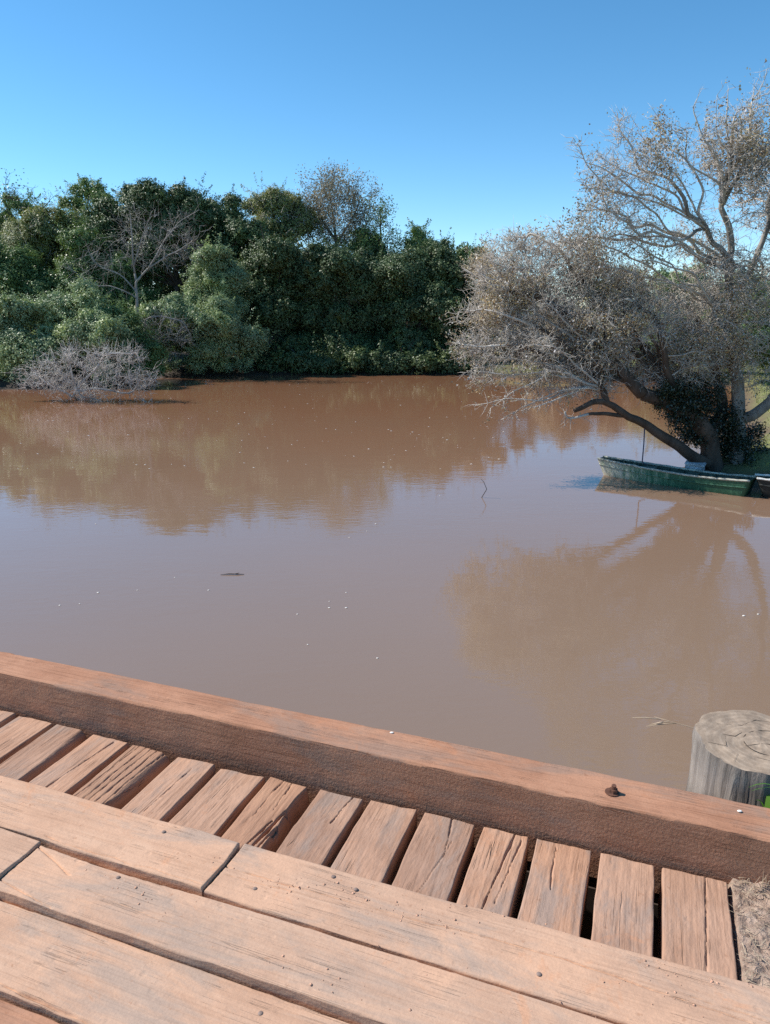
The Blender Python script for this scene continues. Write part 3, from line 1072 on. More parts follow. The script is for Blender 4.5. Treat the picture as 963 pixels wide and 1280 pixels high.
ORD = ["first", "second", "third", "fourth", "fifth", "sixth", "seventh", "eighth", "ninth", "tenth", "eleventh", "twelfth", "thirteenth", "fourteenth", "fifteenth", "sixteenth", "seventeenth", "eighteenth", "nineteenth", "twentieth", "twenty-first", "twenty-second", "twenty-third", "twenty-fourth", "twenty-fifth", "twenty-sixth"]
gaps = [0.31, 0.132, -0.047, -0.233, -0.401, -0.591, -0.777, -0.955, -1.142, -1.336, -1.517, -1.718, -1.905, -2.085, -2.274, -2.46, -2.65, -2.84] + [-3.027 - .187 * k for k in range(9)]
VEND, VBEG = 2.035, -0.6
rngp = np.random.RandomState(11)
vis0 = VEND - 1.63                     # visible length from the plank's outer end
plank_labels = {}
for i in range(len(gaps) - 1):
    g_hi, g_lo = gaps[i], gaps[i + 1]
    gw = 0.0130 if i else 0.006
    u_hi = g_hi - (gw if i else 0.0); u_lo = g_lo + gw
    wv_ = u_hi - u_lo
    L = VEND - VBEG
    end = 2.008 - .0227 * (u_lo + .09) - rngp.rand() * 0.012 - (0.014 if 6 <= i <= 11 else 0.0)
    L = end - VBEG
    # local x runs from the outer end towards the road: place at the outer end, rotated so x -> -v, y -> +u
    cracks, er, mat = [], None, M_cross
    lab = "dusty cross plank, %s from the bare soil end" % ORD[i]

    def rc(y0, y1, a, b_, seed):          # a wandering crack
        rr = np.random.RandomState(seed)
        k = 16
        w_ = np.cumsum(rr.randn(k)) * .0009
        return [(a + (b_ - a) * j / (k - 1), y0 + (y1 - y0) * .7 * j / (k - 1) + w_[j] + rr.randn() * .0007) for j in range(k)]
    if i == 0:
        cracks = [(rc(.115, .10, .0, .34, 1), .0022, .007)]
        lab = "last cross plank beside the bare soil, with a lengthwise crack"
    elif i == 2:
        cracks = [(rc(.06, .075, .02, .2, 2), .0025, .006)]
    elif i == 3:
        cracks = [(rc(.10, .05, .0, .42, 3), .004, .010), (rc(.125, .09, .02, .3, 4), .003, .006)]
        lab = "cross plank with a long grey crack down its middle, fourth from the soil"
    elif i == 4:
        cracks = [(rc(.09, .12, .0, .18, 5), .003, .006), (rc(.12, .05, .1, .4, 51), .003, .004)]
    elif i == 6:
        cracks = [(rc(.12, .09, .0, .15, 6), .004, .009)]
    elif i == 7:
        mat = M_grey
        cracks = [(rc(.13, .085, .12, .43, 7), .007, .05), (rc(.155, .12, .16, .43, 8), .008, .07), (rc(.11, .065, .2, .43, 9), .004, .03),
                  (rc(.14, .10, .22, .43, 91), .004, .04), (rc(.05, .045, .0, .2, 92), .0025, .006), (rc(.08, .08, .0, .15, 93), .0025, .005)]
        er = lambda x, y, w=wv_: 0.11 * np.clip((y - (w - .016 - .018 * np.exp(-((x - .1) / .1) ** 2))) / .012, 0, 1)
        lab = "grey cross plank torn open by deep splinters along its right edge"
    elif i == 9:
        cracks = [(rc(.09, .07, .05, .3, 10), .0025, .006)]
    elif i == 10:
        mat = M_grey
        cracks = [(rc(y, y - .02, .0, .36, 20 + k), .0022 + .001 * (k % 2), .007) for k, y in enumerate((.03, .06, .085, .11, .14))] + [(rc(.15, .10, .28, .43, 31), .007, .05)]
        er = lambda x, y, w=wv_: 0.05 * np.clip((y - (w - .05)) / .05, 0, 1) ** 2 + .08 * np.clip((y - (w - .012 - .022 * np.clip(x / .3, 0, 1))) / .01, 0, 1)
        lab = "weathered cross plank covered in fine parallel cracks with a slanting worn edge"
    elif i == 11:
        cracks = [(rc(.11, .05, .02, .42, 12), .003, .008)]
        lab = "cross plank with one slanting crack, beside a wide dark gap"
    elif i == 12:
        er = lambda x, y, w=wv_: 0.07 * np.clip((y - (w - .045 + .03 * np.clip(x / .5, 0, 1))) / .045, 0, 1) ** 2 + .06 * np.clip((y - (w - .022)) / .01, 0, 1)
        lab = "cross plank with a worn rounded edge at a wide gap, near the left"
    loc = W(u_lo, end, ZD)
    rot = -AZ - math.pi / 2 + math.pi  # x along -v
    rot = math.atan2(-V[1], -V[0])
    visn = 70
    nx_here = 150
    o = timber("cross_plank", L, wv_, 0.13, mat, 100 + i, nx=nx_here, ny=64, dense=.47, rnd=0.0038, wob=0.0028, warp=0.003, cracks=cracks, erode=er, loc=loc, rotz=rot)
    # rotated about z: local y must point to +u
    tag(o, lab, "plank", "cross planks of the bridge deck")
# local y of that rotation points along: (-sin rot, cos rot)

# tread boards, laid lengthwise on the cross planks: (name label, u0, u1, v_lo, v_hi, z)
TB = 0.065
zt = ZD + TB
trot = math.atan2(U2[1], U2[0])


def tread(label, u0, u1, v0, v1, z, seed, cracks=(), mat=None, erode=None):
    L = u1 - u0
    T = z - ZD - .002
    return tag(timber("tread_board", L, v1 - v0, T, mat or M_tread, seed, nx=int(L / .0065), ny=76, rnd=0.0038, wob=0.0032, warp=0.002, cracks=cracks, erode=erode,
                      loc=W2(u0, v0, z), rotz=trot, endwob=.004), label, "board", "tread boards laid along the bridge")


def wig(pts, amp=.003, seed=1):
    rr = np.random.RandomState(seed)
    pts = resample(np.array(pts, float), .06)
    pts[:, 1] += rr.randn(len(pts)) * amp
    return pts


bA = tread("tread board beside the cross planks ending at the cut near mid-deck", -4.6, -1.054, 1.404, 1.598, zt, 201,
           cracks=[(wig([(3.0, .01), (3.56, .012)]), .003, .006), (wig([(1.2, .10), (2.4, .085)], .004, 2), .0025, .003)])
bD = tread("tread board with a lengthwise split beside the cross planks at right", -1.047, 1.3, 1.402, 1.606, zt - .009, 202,
           cracks=[(wig([(.0, .10), (.46, .108), (.93, .122), (1.38, .092), (2.3, .09)], .0015, 3), .0022, .014), (wig([(.02, .075), (.3, .09)], .002, 4), .0022, .006), (wig([(1.2, .12), (1.5, .10)], .002, 5), .002, .006)])
bB0 = tread("short tread board ending at a dark cut on the left side", -4.6, -1.598, 1.205, 1.399, zt - .001, 203)
bB = tread("wide dusty tread board with a row of crumbly pits", -1.589, 1.3, 1.215, 1.398, zt - .009, 204,
           cracks=[(wig([(.0, .165), (.09, .135), (.16, .11)], .001, 6), .003, .008), (wig([(-.02, .03), (.2, .004)], .001, 8), .002, .008), (wig([(.25, .08), (.62, .06)], .002, 7), .002, .004)],
           erode=lambda x, y: .022 * np.clip((y - (.176 - .012 * np.exp(-((x - .27) / .26) ** 2))) / .003, 0, 1))
bE = tread("widest tread board at the bottom of the view", -4.6, 1.3, .996, 1.212, zt - .034, 205, cracks=[(wig([(3.2, .015), (3.6, .006)], .002, 9), .004, .012)],
           erode=lambda x, y: .012 * np.clip((y - (.209 + .004 * fnoise(x * 3, y * 0, 5, 2))) / .004, 0, 1))
bF = tread("sunken reddish tread board in the bottom left corner", -4.6, 1.3, .77, .987, zt - .046, 206, mat=M_kerb)
bG = tread("tread board under the photographer nearest the far kerb", -4.6, 1.3, .54, .76, zt - .03, 207)
# nail heads (photo pixels -> board)
for px, py, bd, u0, v0 in [(205, 1040, bA, -4.6, 1.404), (148, 1097, bB, -1.589, 1.215), (319, 1111, bD, -1.047, 1.402), (417, 1096, bD, -1.047, 1.402),
                           (445, 1112, bD, -1.047, 1.402), (326, 1267, bE, -4.6, .996), (674, 1218, bB, -1.589, 1.215)]:
    d = ray(px, py); t = (bd.location.z - H) / d[2]; w = d * t
    nail(bd, float(w[:2] @ U2[:2]) - u0, float(w[:2] @ V2[:2]) - v0, .0008, .0065)

# kerb beam
KH = 0.152
kerb = timber("kerb_beam", 8.0, 0.155, 0.26, M_kerb, 301, nx=700, ny=26, rnd=0.006, wob=0.0014, warp=0.0015, endwob=.01, rough=.0006,
              cracks=[(wig([(3.0, .155), (3.9, .15)], .002, 12), .003, .006)], loc=W2(-6.3, 2.025, ZD + KH), rotz=trot)
tag(kerb, "long reddish timber kerb beam along the water side of the bridge deck", "kerb beam")
# bolt with nut on the kerb
d = ray(767, 991); t = (ZD + KH - H) / d[2]; w = d * t
ub, vb = float(w[:2] @ U2[:2]) + 6.3, float(w[:2] @ V2[:2]) - 2.025
bm = bmesh.new()
bmesh.ops.create_cone(bm, cap_ends=True, segments=6, radius1=.013, radius2=.0125, depth=.013, matrix=Matrix.Translation((ub, vb, .007)))
bmesh.ops.create_cone(bm, cap_ends=True, segments=12, radius1=.0075, radius2=.007, depth=.014, matrix=Matrix.Translation((ub, vb, .019)) @ Matrix.Rotation(.12, 4, 'X'))
bmesh.ops.create_cone(bm, cap_ends=True, segments=16, radius1=.021, radius2=.021, depth=.003, matrix=Matrix.Translation((ub - .004, vb, .0012)))
link_mesh("bolt", bm_mesh("bolt", bm), M_rust, kerb)

# stringers and piles below the deck
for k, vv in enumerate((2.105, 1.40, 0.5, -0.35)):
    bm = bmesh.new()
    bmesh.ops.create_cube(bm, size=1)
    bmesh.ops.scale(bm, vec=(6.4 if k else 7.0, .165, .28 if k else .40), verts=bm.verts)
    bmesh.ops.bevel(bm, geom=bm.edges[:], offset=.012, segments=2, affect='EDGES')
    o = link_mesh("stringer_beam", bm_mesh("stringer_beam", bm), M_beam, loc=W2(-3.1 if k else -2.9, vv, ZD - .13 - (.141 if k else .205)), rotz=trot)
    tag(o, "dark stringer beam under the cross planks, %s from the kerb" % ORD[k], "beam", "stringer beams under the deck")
for k, uu in enumerate((-1.9, -5.2)):
    tb = Tubes()
    bs = W2(uu, 1.40, 0)
    tb.add([bs + np.array([0, 0, -2.4]), bs + np.array([.01, 0, 0]), bs + np.array([0, 0, ZD - .13 - .285])], [.15, .14, .13], 12)
    o = link_mesh("bridge_pile", tb.mesh("bridge_pile", bs), M_beam, loc=bs)
    tag(o, "round timber pile standing in the water under the deck, %s from the bank" % ORD[k], "pile", "piles under the bridge")

# dried mud crumbs on the boards
rng = np.random.RandomState(5)
vs, fs, base = [], [], 0
ico = bmesh.new(); bmesh.ops.create_icosphere(ico, subdivisions=1, radius=1)
iv = np.array([v.co[:] for v in ico.verts]); ifc = np.array([[v.index for v in f.verts] for f in ico.faces]); ico.free()
cl = []
for cu, cv, s, k in [(-1.9, 1.60, .03, 26), (-1.86, 1.55, .03, 10), (-1.1, 1.53, .05, 8), (-1.25, 1.37, .10, 14), (-1.05, 1.35, .06, 8), (-.75, 1.56, .05, 14), (-.55, 1.55, .1, 26), (-.35, 1.55, .1, 16),
                     (-.85, 1.52, .05, 16), (.1, 1.54, .08, 18), (-.2, 1.41, .2, 18), (.0, 1.60, .1, 16), (.2, 1.62, .08, 26), (-.6, 1.3, .12, 16), (-.1, 1.66, .08, 14), (.26, 1.67, .04, 20), (-.2, 1.62, .3, 20)]:
    for j in range(k):
        cl.append((cu + rng.randn() * s, cv + rng.randn() * min(s * .35, .02)))
for cu, cv in cl:
    s = .0013 + .0032 * rng.rand() ** 3
    z = ZD + s * .25 if cv - .03 > 1.606 else (zt if cu - .025 < -1.054 and cv - .03 > 1.40 else zt - .009) + s * .1
    sq = np.array([1, .8 + .4 * rng.rand(), .35])
    vs.append(iv * s * sq * (1 + .25 * rng.randn(len(iv), 1)) + W2(cu - .025, cv - .03, z))
    fs.append(ifc + base); base += len(iv)
o = link_mesh("mud_crumbs", np_mesh("mud_crumbs", np.concatenate(vs), np.concatenate(fs), True), M_clod)
tag(o, "crumbs of dried red mud scattered on the tread boards", "mud crumbs", kind="stuff")

# petals / droppings on the kerb
for px, py, lab in ((490, 915, "tiny white petal on the kerb top near the middle"), (925, 1013, "tiny white petal on the kerb top beside the log post")):
    d = ray(px, py); t = (ZD + KH + .004 - H) / d[2]; w = d * t
    bm = bmesh.new()
    bmesh.ops.create_uvsphere(bm, u_segments=10, v_segments=6, radius=.006)
    bmesh.ops.scale(bm, vec=(1.2, .8, .35), verts=bm.verts)
    o = link_mesh("petal", bm_mesh("petal", bm, True), M_petal, loc=(w[0], w[1], ZD + KH + .002))
    tag(o, lab, "petal", "petals on the kerb")

# ------------------------------------------------------------------ soil at the bridge end
su = np.concatenate([np.linspace(0.312, 1.0, 150), np.linspace(1.02, 3.2, 40)]); sv = np.concatenate([np.linspace(-1.5, 1.5, 40), np.linspace(1.52, 2.2, 150), np.linspace(2.22, 2.5, 20)])
SU, SV = np.meshgrid(su, sv, indexing='ij')
SZ = ZD - .006 + .007 * fnoise(SU * 45, SV * 45, 67, 3) + .008 * fnoise(SU * 9, SV * 9, 61, 4) + .012 * fnoise(SU * 3, SV * 3, 63, 2) + .02 * np.exp(-((SV - 2.03) / .03) ** 2)
SZ = np.where((SV < 1.64) & (SV > .5), np.minimum(SZ, zt - .012), SZ)
SZ = SZ - np.clip((SV - 2.05) / .12, 0, 1) * .03 - np.clip(SV - 2.2, 0, 1) * 1.1 - np.clip(SU - 2.4, 0, 1) * .5
SZ = SZ - .04 * np.clip((.325 - SU) / .015, 0, 1)
sp = SU[..., None] * U + SV[..., None] * V; sp[..., 2] = SZ
idx = np.arange(SU.size).reshape(SU.shape)
q = np.stack([idx[:-1, :-1], idx[1:, :-1], idx[1:, 1:], idx[:-1, 1:]], -1).reshape(-1, 4)
tag(link_mesh("soil", np_mesh("soil", sp.reshape(-1, 3), q, True), M_soil), kind='structure')


def blades(pts, dirs, length, width, bend, rng):
    """flat curved grass blades with a little thickness; returns verts, quad faces"""
    n = len(pts); k = 5
    dirs = dirs / np.linalg.norm(dirs, axis=1, keepdims=True)
    side = np.cross(dirs, np.array([0, 0, 1.0]) + rng.randn(n, 3) * .2); side /= np.linalg.norm(side, axis=1, keepdims=True) + 1e-9
    V_, F_ = [], []
    for j in range(k):
        t = j / (k - 1)
        c = pts + dirs * (length * t)[:, None] + np.array([0, 0, -1.0]) * (bend * length * t * t)[:, None]
        w = (width * (1 - t) ** .7 * .5 + .0002)[:, None]
        V_ += [c - side * w, c + side * w]
    V_ = np.stack(V_, 1).reshape(-1, 3)
    o = np.arange(n)[:, None] * (2 * k)
    for j in range(k - 1):
        F_.append(np.concatenate([o + 2 * j, o + 2 * j + 1, o + 2 * j + 3, o + 2 * j + 2], 1))
    return V_, np.concatenate(F_)


# straw litter on the soil (uncountable)
n_ = 900
uu = .32 + .6 * rng.rand(n_) ** 1.2; vv = 1.62 + .43 * rng.rand(n_)
p0 = uu[:, None] * U + vv[:, None] * V
p0[:, 2] = ZD + .002 + .012 * rng.rand(n_)
d = rng.randn(n_, 3); d[:, 2] = np.abs(d[:, 2]) * .18
v_, f_ = blades(p0, d, .010 + .035 * rng.rand(n_) ** 2, .001 + .0014 * rng.rand(n_), .1 * rng.rand(n_), rng)
o = link_mesh("straw_litter", np_mesh("straw_litter", v_, f_), M_straw)
tag(o, "dry straw and grass bits lying on the bare soil", "straw", kind="stuff")

# dry tuft at the foot of the kerb
n_ = 60
c0 = W2(.37, 2.012, ZD)
p0 = c0 + rng.randn(n_, 3) * np.array([.03, .012, .004])
d = rng.randn(n_, 3) * .6 + np.array([-.15, -.35, .75])
v_, f_ = blades(p0, d, .03 + .06 * rng.rand(n_), .0012 + .001 * rng.rand(n_), .5 * rng.rand(n_), rng)
o = link_mesh("grass_tuft", np_mesh("grass_tuft", v_ - c0, f_), M_straw, loc=c0)
tag(o, "small dry grass tuft at the foot of the kerb beam", "grass tuft")

# ------------------------------------------------------------------ log post
ztop = ZD + .20
d = ray(951, 927); t = (ztop - H) / d[2]; w = d * t
pc = np.array([w[0], w[1], 0.0]); PR = .188
post = empty("log_post", (pc[0], pc[1], 0), "thick weathered grey log post with a sawn top beside the kerb", "post")
ns, nz = 96, 30
an = np.arange(ns) * 2 * math.pi / ns
rr_ = PR * (1 + .035 * np.cos(an * 2 + 1.1) + .02 * np.cos(an * 5) + .012 * fnoise(an * 6, an * 0, 9, 3))
# vertical grooves
gro = np.zeros(ns)
for a0, dp, wd in ((4.1, .016, .025), (4.55, .012, .02), (3.6, .009, .02), (5.2, .016, .03), (2.9, .012, .02), (3.9, .008, .012), (4.8, .009, .012), (3.3, .007, .012)):
    dd_ = np.abs((an - a0 + math.pi) % (2 * math.pi) - math.pi)
    gro += dp * np.exp(-(dd_ / wd) ** 2)
rows = []
for j in range(nz):
    z = ztop - 2.6 * (j / (nz - 1)) ** 1.3
    k = 1.0 if j else .985
    top_in = 0.006 * fnoise(an * 8, an * 0 + j, 19, 2)
    rad = (rr_ - gro * min(1, j / 2 + .6) + top_in * .5 + .003 * fnoise(an * 30, an * 0, 29, 2)) * k * (1 + .02 * (j / nz))
    zz = z + (.012 * np.cos(an - 1.4) + .004 * fnoise(an * 3, an * 0, 3, 2)) * (1 - j / nz)
    rows.append(np.stack([rad * np.cos(an), rad * np.sin(an), zz], -1))
vs_ = np.concatenate(rows)
idx = np.arange(nz * ns).reshape(nz, ns); nxr = np.roll(idx, -1, 1)
q = np.stack([idx[:-1], idx[1:], nxr[1:], nxr[:-1]], -1).reshape(-1, 4)
link_mesh("log_side", np_mesh("log_side", vs_, q, True), M_logside, post)
# sawn top with its checks
rings = [rows[0] * np.array([1, 1, 1]) + np.array([0, 0, .0005])]
vt = []
nr_ = 26
for j in range(nr_):
    s = 1 - j / nr_
    r0 = rows[0].copy(); r0[:, :2] *= s
    zz = ztop + (rows[0][:, 2] - ztop) * s + .0025 * fnoise(r0[:, 0] * 25, r0[:, 1] * 25, 71, 3) * (s < .97)
    # ring-shaped and radial checks
    dist = np.hypot(r0[:, 0] - .02, r0[:, 1] + .01)
    angc = np.arctan2(r0[:, 1], r0[:, 0])
    r0[:, 2] = zz
    vt.append(r0)
vt.append(np.array([[0, 0, ztop]]))
vtc = np.concatenate(vt)
idx = np.arange(nr_ * ns).reshape(nr_, ns); nxr = np.roll(idx, -1, 1)
q = np.stack([idx[:-1], nxr[:-1], nxr[1:], idx[1:]], -1).reshape(-1, 4)
ti = np.stack([idx[-1], nxr[-1], np.full(ns, nr_ * ns)], -1)
link_mesh("sawn_top", np_mesh("sawn_top", vtc, [q, ti], True), M_logtop, post)
tb = Tubes()


def topline(pts, r=.0022):
    r *= .6
    pts = np.array([(x, y, ztop + .012 * math.cos(math.atan2(y, x) - 1.4) * min(1, math.hypot(x, y) / PR) + .0005) for x, y in pts])
    tb.add(pts, [r * (1 - abs(2 * i / (len(pts) - 1) - 1) * .6) for i in range(len(pts))], 5)


topline([(.085 * math.cos(a) + .03, .07 * math.sin(a) - .01) for a in np.linspace(.3, 5.6, 26)], .002)
topline([(-.06, -.02), (0, -.012), (.06, -.022), (.1, -.02)], .0018)
topline([(-.13, .05), (-.07, .03), (-.03, .055)], .0015)
topline([(-.17, .0), (-.12, -.02), (-.10, .03), (-.15, .05)], .0015)
topline([(-.10, .10), (-.02, .09), (.04, .12), (.1, .1)], .0015)
topline([(-.05, -.08), (.02, -.12), (.05, -.17)], .0016)
topline([(-.1, -.06), (-.13, -.10)], .0015)
topline([(.11, .02), (.16, .05), (.18, .06)], .0016)
link_mesh("checks", tb.mesh("checks"), M_check, post)

# ------------------------------------------------------------------ grass by the post
gp = empty("grass_plant", P(959, 1032, 1.965), "green bladed grass plant between the post and the kerb at the picture edge", "grass")
g0 = np.array(gp.location)
rngg = np.random.RandomState(3)
n_ = 9
p0 = g0 + rngg.randn(n_, 3) * np.array([.008, .008, .0]) + np.array([.008, 0, 0])
d = rngg.randn(n_, 3) * .16 + np.array([.06, 0, 1.0])
v_, f_ = blades(p0, d, .16 + .12 * rngg.rand(n_), .014 + .012 * rngg.rand(n_), .35 + .3 * rngg.rand(n_), rngg)
lft = np.array([[-.9, -.2, .35], [-.8, -.1, .6], [-.3, -.2, 1]])
v2, f2 = blades(np.repeat((g0 + np.array([0, -.03, .15]))[None], 3, 0), lft, np.array([.10, .12, .16]), np.array([.005, .006, .034]), np.array([.3, .5, .2]), rngg)
link_mesh("leaf_blades", np_mesh("leaf_blades", np.concatenate([v_, v2]) - g0, np.concatenate([f_, f2 + len(v_)])), M_blade, gp)
ss = empty("seed_stalk", P(963, 946, 2.33), "thin dry grass stalk leaning over the water left of the log post", "grass stalk")
s0 = np.array(ss.location)
tb = Tubes()
pts = [P(985, 965, 2.33), P(940, 935, 2.36), P(900, 920, 2.40), P(860, 908, 2.44), P(818, 896, 2.48)]
tb.add(pts, [.0022, .002, .0017, .0014, .0008], 5)
for a, e in (((846, 904), (808, 908)), ((826, 899), (790, 897)), ((838, 902), (812, 906))):
    q0 = P(a[0], a[1], 2.455); q1 = P(e[0], e[1], 2.50)
    tb.add([q0, (q0 + q1) / 2 + np.array([0, 0, .003]), q1], [.0015, .0022, .0008], 4)
link_mesh("stalk", tb.mesh("stalk", s0), M_straw, ss)

# ------------------------------------------------------------------ boats
def boat(name, label, bow, stern, hb, wb, wm, ws, depth, mat_h, mat_g, seats):
    """flat-bottomed plank canoe; local x from bow(-) to stern(+), z=0 at the water"""
    bow = np.array(bow, float); stern = np.array(stern, float)
    c = (bow + stern) / 2; L = float(np.linalg.norm(stern - bow))
    rz = math.atan2(stern[1] - bow[1], stern[0] - bow[0])
    root = empty(name, (c[0], c[1], 0), label, "boat")
    root.rotation_euler = (0, 0, rz)
    n_ = 41
    t = np.linspace(0, 1, n_); x = (t - .5) * L
    half = np.where(t < .55, wb + (wm - wb) * np.sin(np.clip(t / .55, 0, 1) * math.pi / 2), wm + (ws - wm) * ((t - .55) / .45) ** 1.8) / 2
    sheer = depth + hb * (1 - t) ** 2.2 + .05 * np.clip((t - .6) / .4, 0, 1) ** 2
    flo = -.12 + .10 * (1 - t) ** 3
    th = .022

    def shell(off, zb):
        rows_ = []
        for i in range(n_):
            h = half[i] - off; hbq = h * .80
            rows_.append([(x[i], -h, sheer[i]), (x[i], -(h * .55 + hbq * .45), flo[i] + (sheer[i] - flo[i]) * .45), (x[i], -hbq, flo[i] + zb + .03), (x[i], -hbq * .85, flo[i] + zb),
                          (x[i], hbq * .85, flo[i] + zb), (x[i], hbq, flo[i] + zb + .03), (x[i], (h * .55 + hbq * .45), flo[i] + (sheer[i] - flo[i]) * .45), (x[i], h, sheer[i])])
        return np.array(rows_)
    so_, si_ = shell(0, 0), shell(th, th)
    for s_ in (so_, si_):                          # rake of the ends
        rk = (s_[..., 2] - sheer[:, None])
        s_[..., 0] += -rk * .45 * np.clip(1 - t * 6, 0, 1)[:, None] + rk * .25 * np.clip((t - .9) * 10, 0, 1)[:, None]

    def grid_faces(A, B, base, flip=False):
        g_ = np.arange(A * B).reshape(A, B) + base
        f = np.stack([g_[:-1, :-1], g_[1:, :-1], g_[1:, 1:], g_[:-1, 1:]], -1).reshape(-1, 4)
        return f[:, ::-1] if flip else f
    f1 = grid_faces(n_, 8, 0)
    end0 = np.array([[0, 1, 6, 7], [1, 2, 5, 6], [2, 3, 4, 5]])
    end1 = (end0 + (n_ - 1) * 8)[:, ::-1]
    link_mesh("hull", np_mesh("hull", so_.reshape(-1, 3), np.concatenate([f1, end0, end1])), mat_h, root)
    link_mesh("inner_lining", np_mesh("inner_lining", si_.reshape(-1, 3), np.concatenate([grid_faces(n_, 8, 0, True), end0[:, ::-1], end1[:, ::-1]])), M_hull_in, root)
    # gunwales
    for s_ in (-1, 1):
        tb_ = []
        fs_ = []
        rs = np.random.RandomState(3 + s_)
        for i in range(n_):
            xx = so_[i, 0 if s_ < 0 else 7, 0]
            yo = s_ * (half[i] + .014); yi = s_ * (half[i] - .042)
            z0 = sheer[i] - .012; z1 = sheer[i] + .022 + .003 * rs.randn()
            tb_.append([(xx, yo, z0), (xx, yo, z1), (xx, yi, z1), (xx, yi, z0)])
        g_ = np.arange(n_ * 4).reshape(n_, 4); g2_ = np.roll(g_, -1, 1)
        fq = np.stack([g_[:-1], g_[1:], g2_[1:], g2_[:-1]], -1).reshape(-1, 4)
        if s_ > 0: fq = fq[:, ::-1]
        fq = np.concatenate([fq, g_[:1], g_[-1:, ::-1]])
        link_mesh("gunwale", np_mesh("gunwale", np.array(tb_).reshape(-1, 3), fq), mat_g, root)
    # rubbing strake along each side
    for s_ in (-1, 1):
        k0, k1 = (0, 1) if s_ < 0 else (7, 6)
        tb_ = []
        for i in range(n_):
            a_, b2_ = so_[i, k0], so_[i, k1]
            q_ = a_ * .45 + b2_ * .55
            tb_.append([q_ + np.array([0, s_ * .004, .016]), q_ + np.array([0, s_ * .016, .012]), q_ + np.array([0, s_ * .016, -.012]), q_ + np.array([0, s_ * .002, -.016])])
        g_ = np.arange(n_ * 4).reshape(n_, 4); g2_ = np.roll(g_, -1, 1)
        fq = np.stack([g_[:-1], g_[1:], g2_[1:], g2_[:-1]], -1).reshape(-1, 4)
        if s_ > 0: fq = fq[:, ::-1]
        link_mesh("strake", np_mesh("strake", np.array(tb_).reshape(-1, 3), np.concatenate([fq, g_[:1], g_[-1:, ::-1]])), mat_h, root)
    # end caps and seats
    for tt, wdt in seats:
        i = int(round(tt * (n_ - 1)))
        bm = bmesh.new()
        bmesh.ops.create_cube(bm, size=1)
        bmesh.ops.scale(bm, vec=(wdt, 2 * half[i] - .085, .025), verts=bm.verts)
        bmesh.ops.bevel(bm, geom=bm.edges[:], offset=.004, segments=1, affect='EDGES')
        bmesh.ops.translate(bm, vec=(x[i], 0, sheer[i] - .035), verts=bm.verts)
        link_mesh("seat", bm_mesh("seat", bm), M_hull_in, root)
    # ribs outside
    for i in range(2, n_ - 1, 4):
        for s_ in (-1, 1):
            k = 0 if s_ < 0 else 7
            bm = bmesh.new()
            bmesh.ops.create_cube(bm, size=1)
            zc = sheer[i] - .075
            bmesh.ops.scale(bm, vec=(.03, .02, .12), verts=bm.verts)
            bmesh.ops.translate(bm, vec=(x[i], s_ * (half[i] - .05), zc), verts=bm.verts)
            link_mesh("rib", bm_mesh("rib", bm), M_hull_in, root)
    return root


nrm = np.array([.69, .72])
bw = np.array([4.54, 15.9]) + nrm * .13
stn = np.array([6.80, 13.80]) + nrm * .25
boat("canoe", "faded green wooden canoe floating under the grey tree", bw, stn, .08, .30, .58, .50, .265, M_hull, M_gun, [(.06, .22), (.36, .2), (.62, .2), (.88, .2)])
boat("rowboat", "dark boat with white painted gunwales behind the stern of the green canoe", (7.02, 14.0), (9.8, 13.0), .06, .35, .9, .7, .30, M_hulldark, M_gunwhite, [(.3, .2), (.65, .2)])

# mooring rope hanging from the limb
rp = [P(806, 536, 15.25), P(805, 555, 15.2), P(803, 578, 15.15)]
o = Tubes(); o.add(rp, [.012, .012, .012], 6); o.add([rp[2], rp[2] + np.array([.06, 0, -.03]), rp[2] + np.array([.12, -.02, -.04])], [.012, .012, .008], 6)
o = link_mesh("mooring_rope", o.mesh("mooring_rope", rp[0]), M_rope, loc=rp[0])
tag(o, "thin dark blue rope hanging from the leaning limb to the canoe", "rope")

# pale foam box on the bank
bx = P(868, 587, 15.35); bz = .12
root = empty("foam_box", (bx[0], bx[1], bz), "worn white box half hidden behind the canoe at the tree foot", "box")
root.rotation_euler = (.05, .06, -.5)
for nm, sc_, z_ in (("box_body", (.36, .28, .20), .10), ("lid", (.39, .31, .05), .227)):
    bm = bmesh.new(); bmesh.ops.create_cube(bm, size=1)
    bmesh.ops.scale(bm, vec=sc_, verts=bm.verts)
    bmesh.ops.bevel(bm, geom=bm.edges[:], offset=.015, segments=2, affect='EDGES')
    bmesh.ops.translate(bm, vec=(0, 0, z_), verts=bm.verts)
    link_mesh(nm, bm_mesh(nm, bm), M_box, root)

# ------------------------------------------------------------------ the grey tree over the boat (right)
def leaf_cloud(tips, per, spread, size, rng, name, origin, mat, parent, droop=.4):
    i = np.repeat(np.arange(len(tips)), per)
    pos = tips[i] + rng.randn(len(i), 3) * spread
    L = size[0] * (.5 + rng.rand(len(i))); Wd = size[1] * (.5 + rng.rand(len(i)))
    v = leaf_verts(pos, rng.randn(len(i), 3), L, Wd, rng, droop) - origin
    return link_mesh(name, np_mesh(name, v, quads(len(i))), mat, parent)


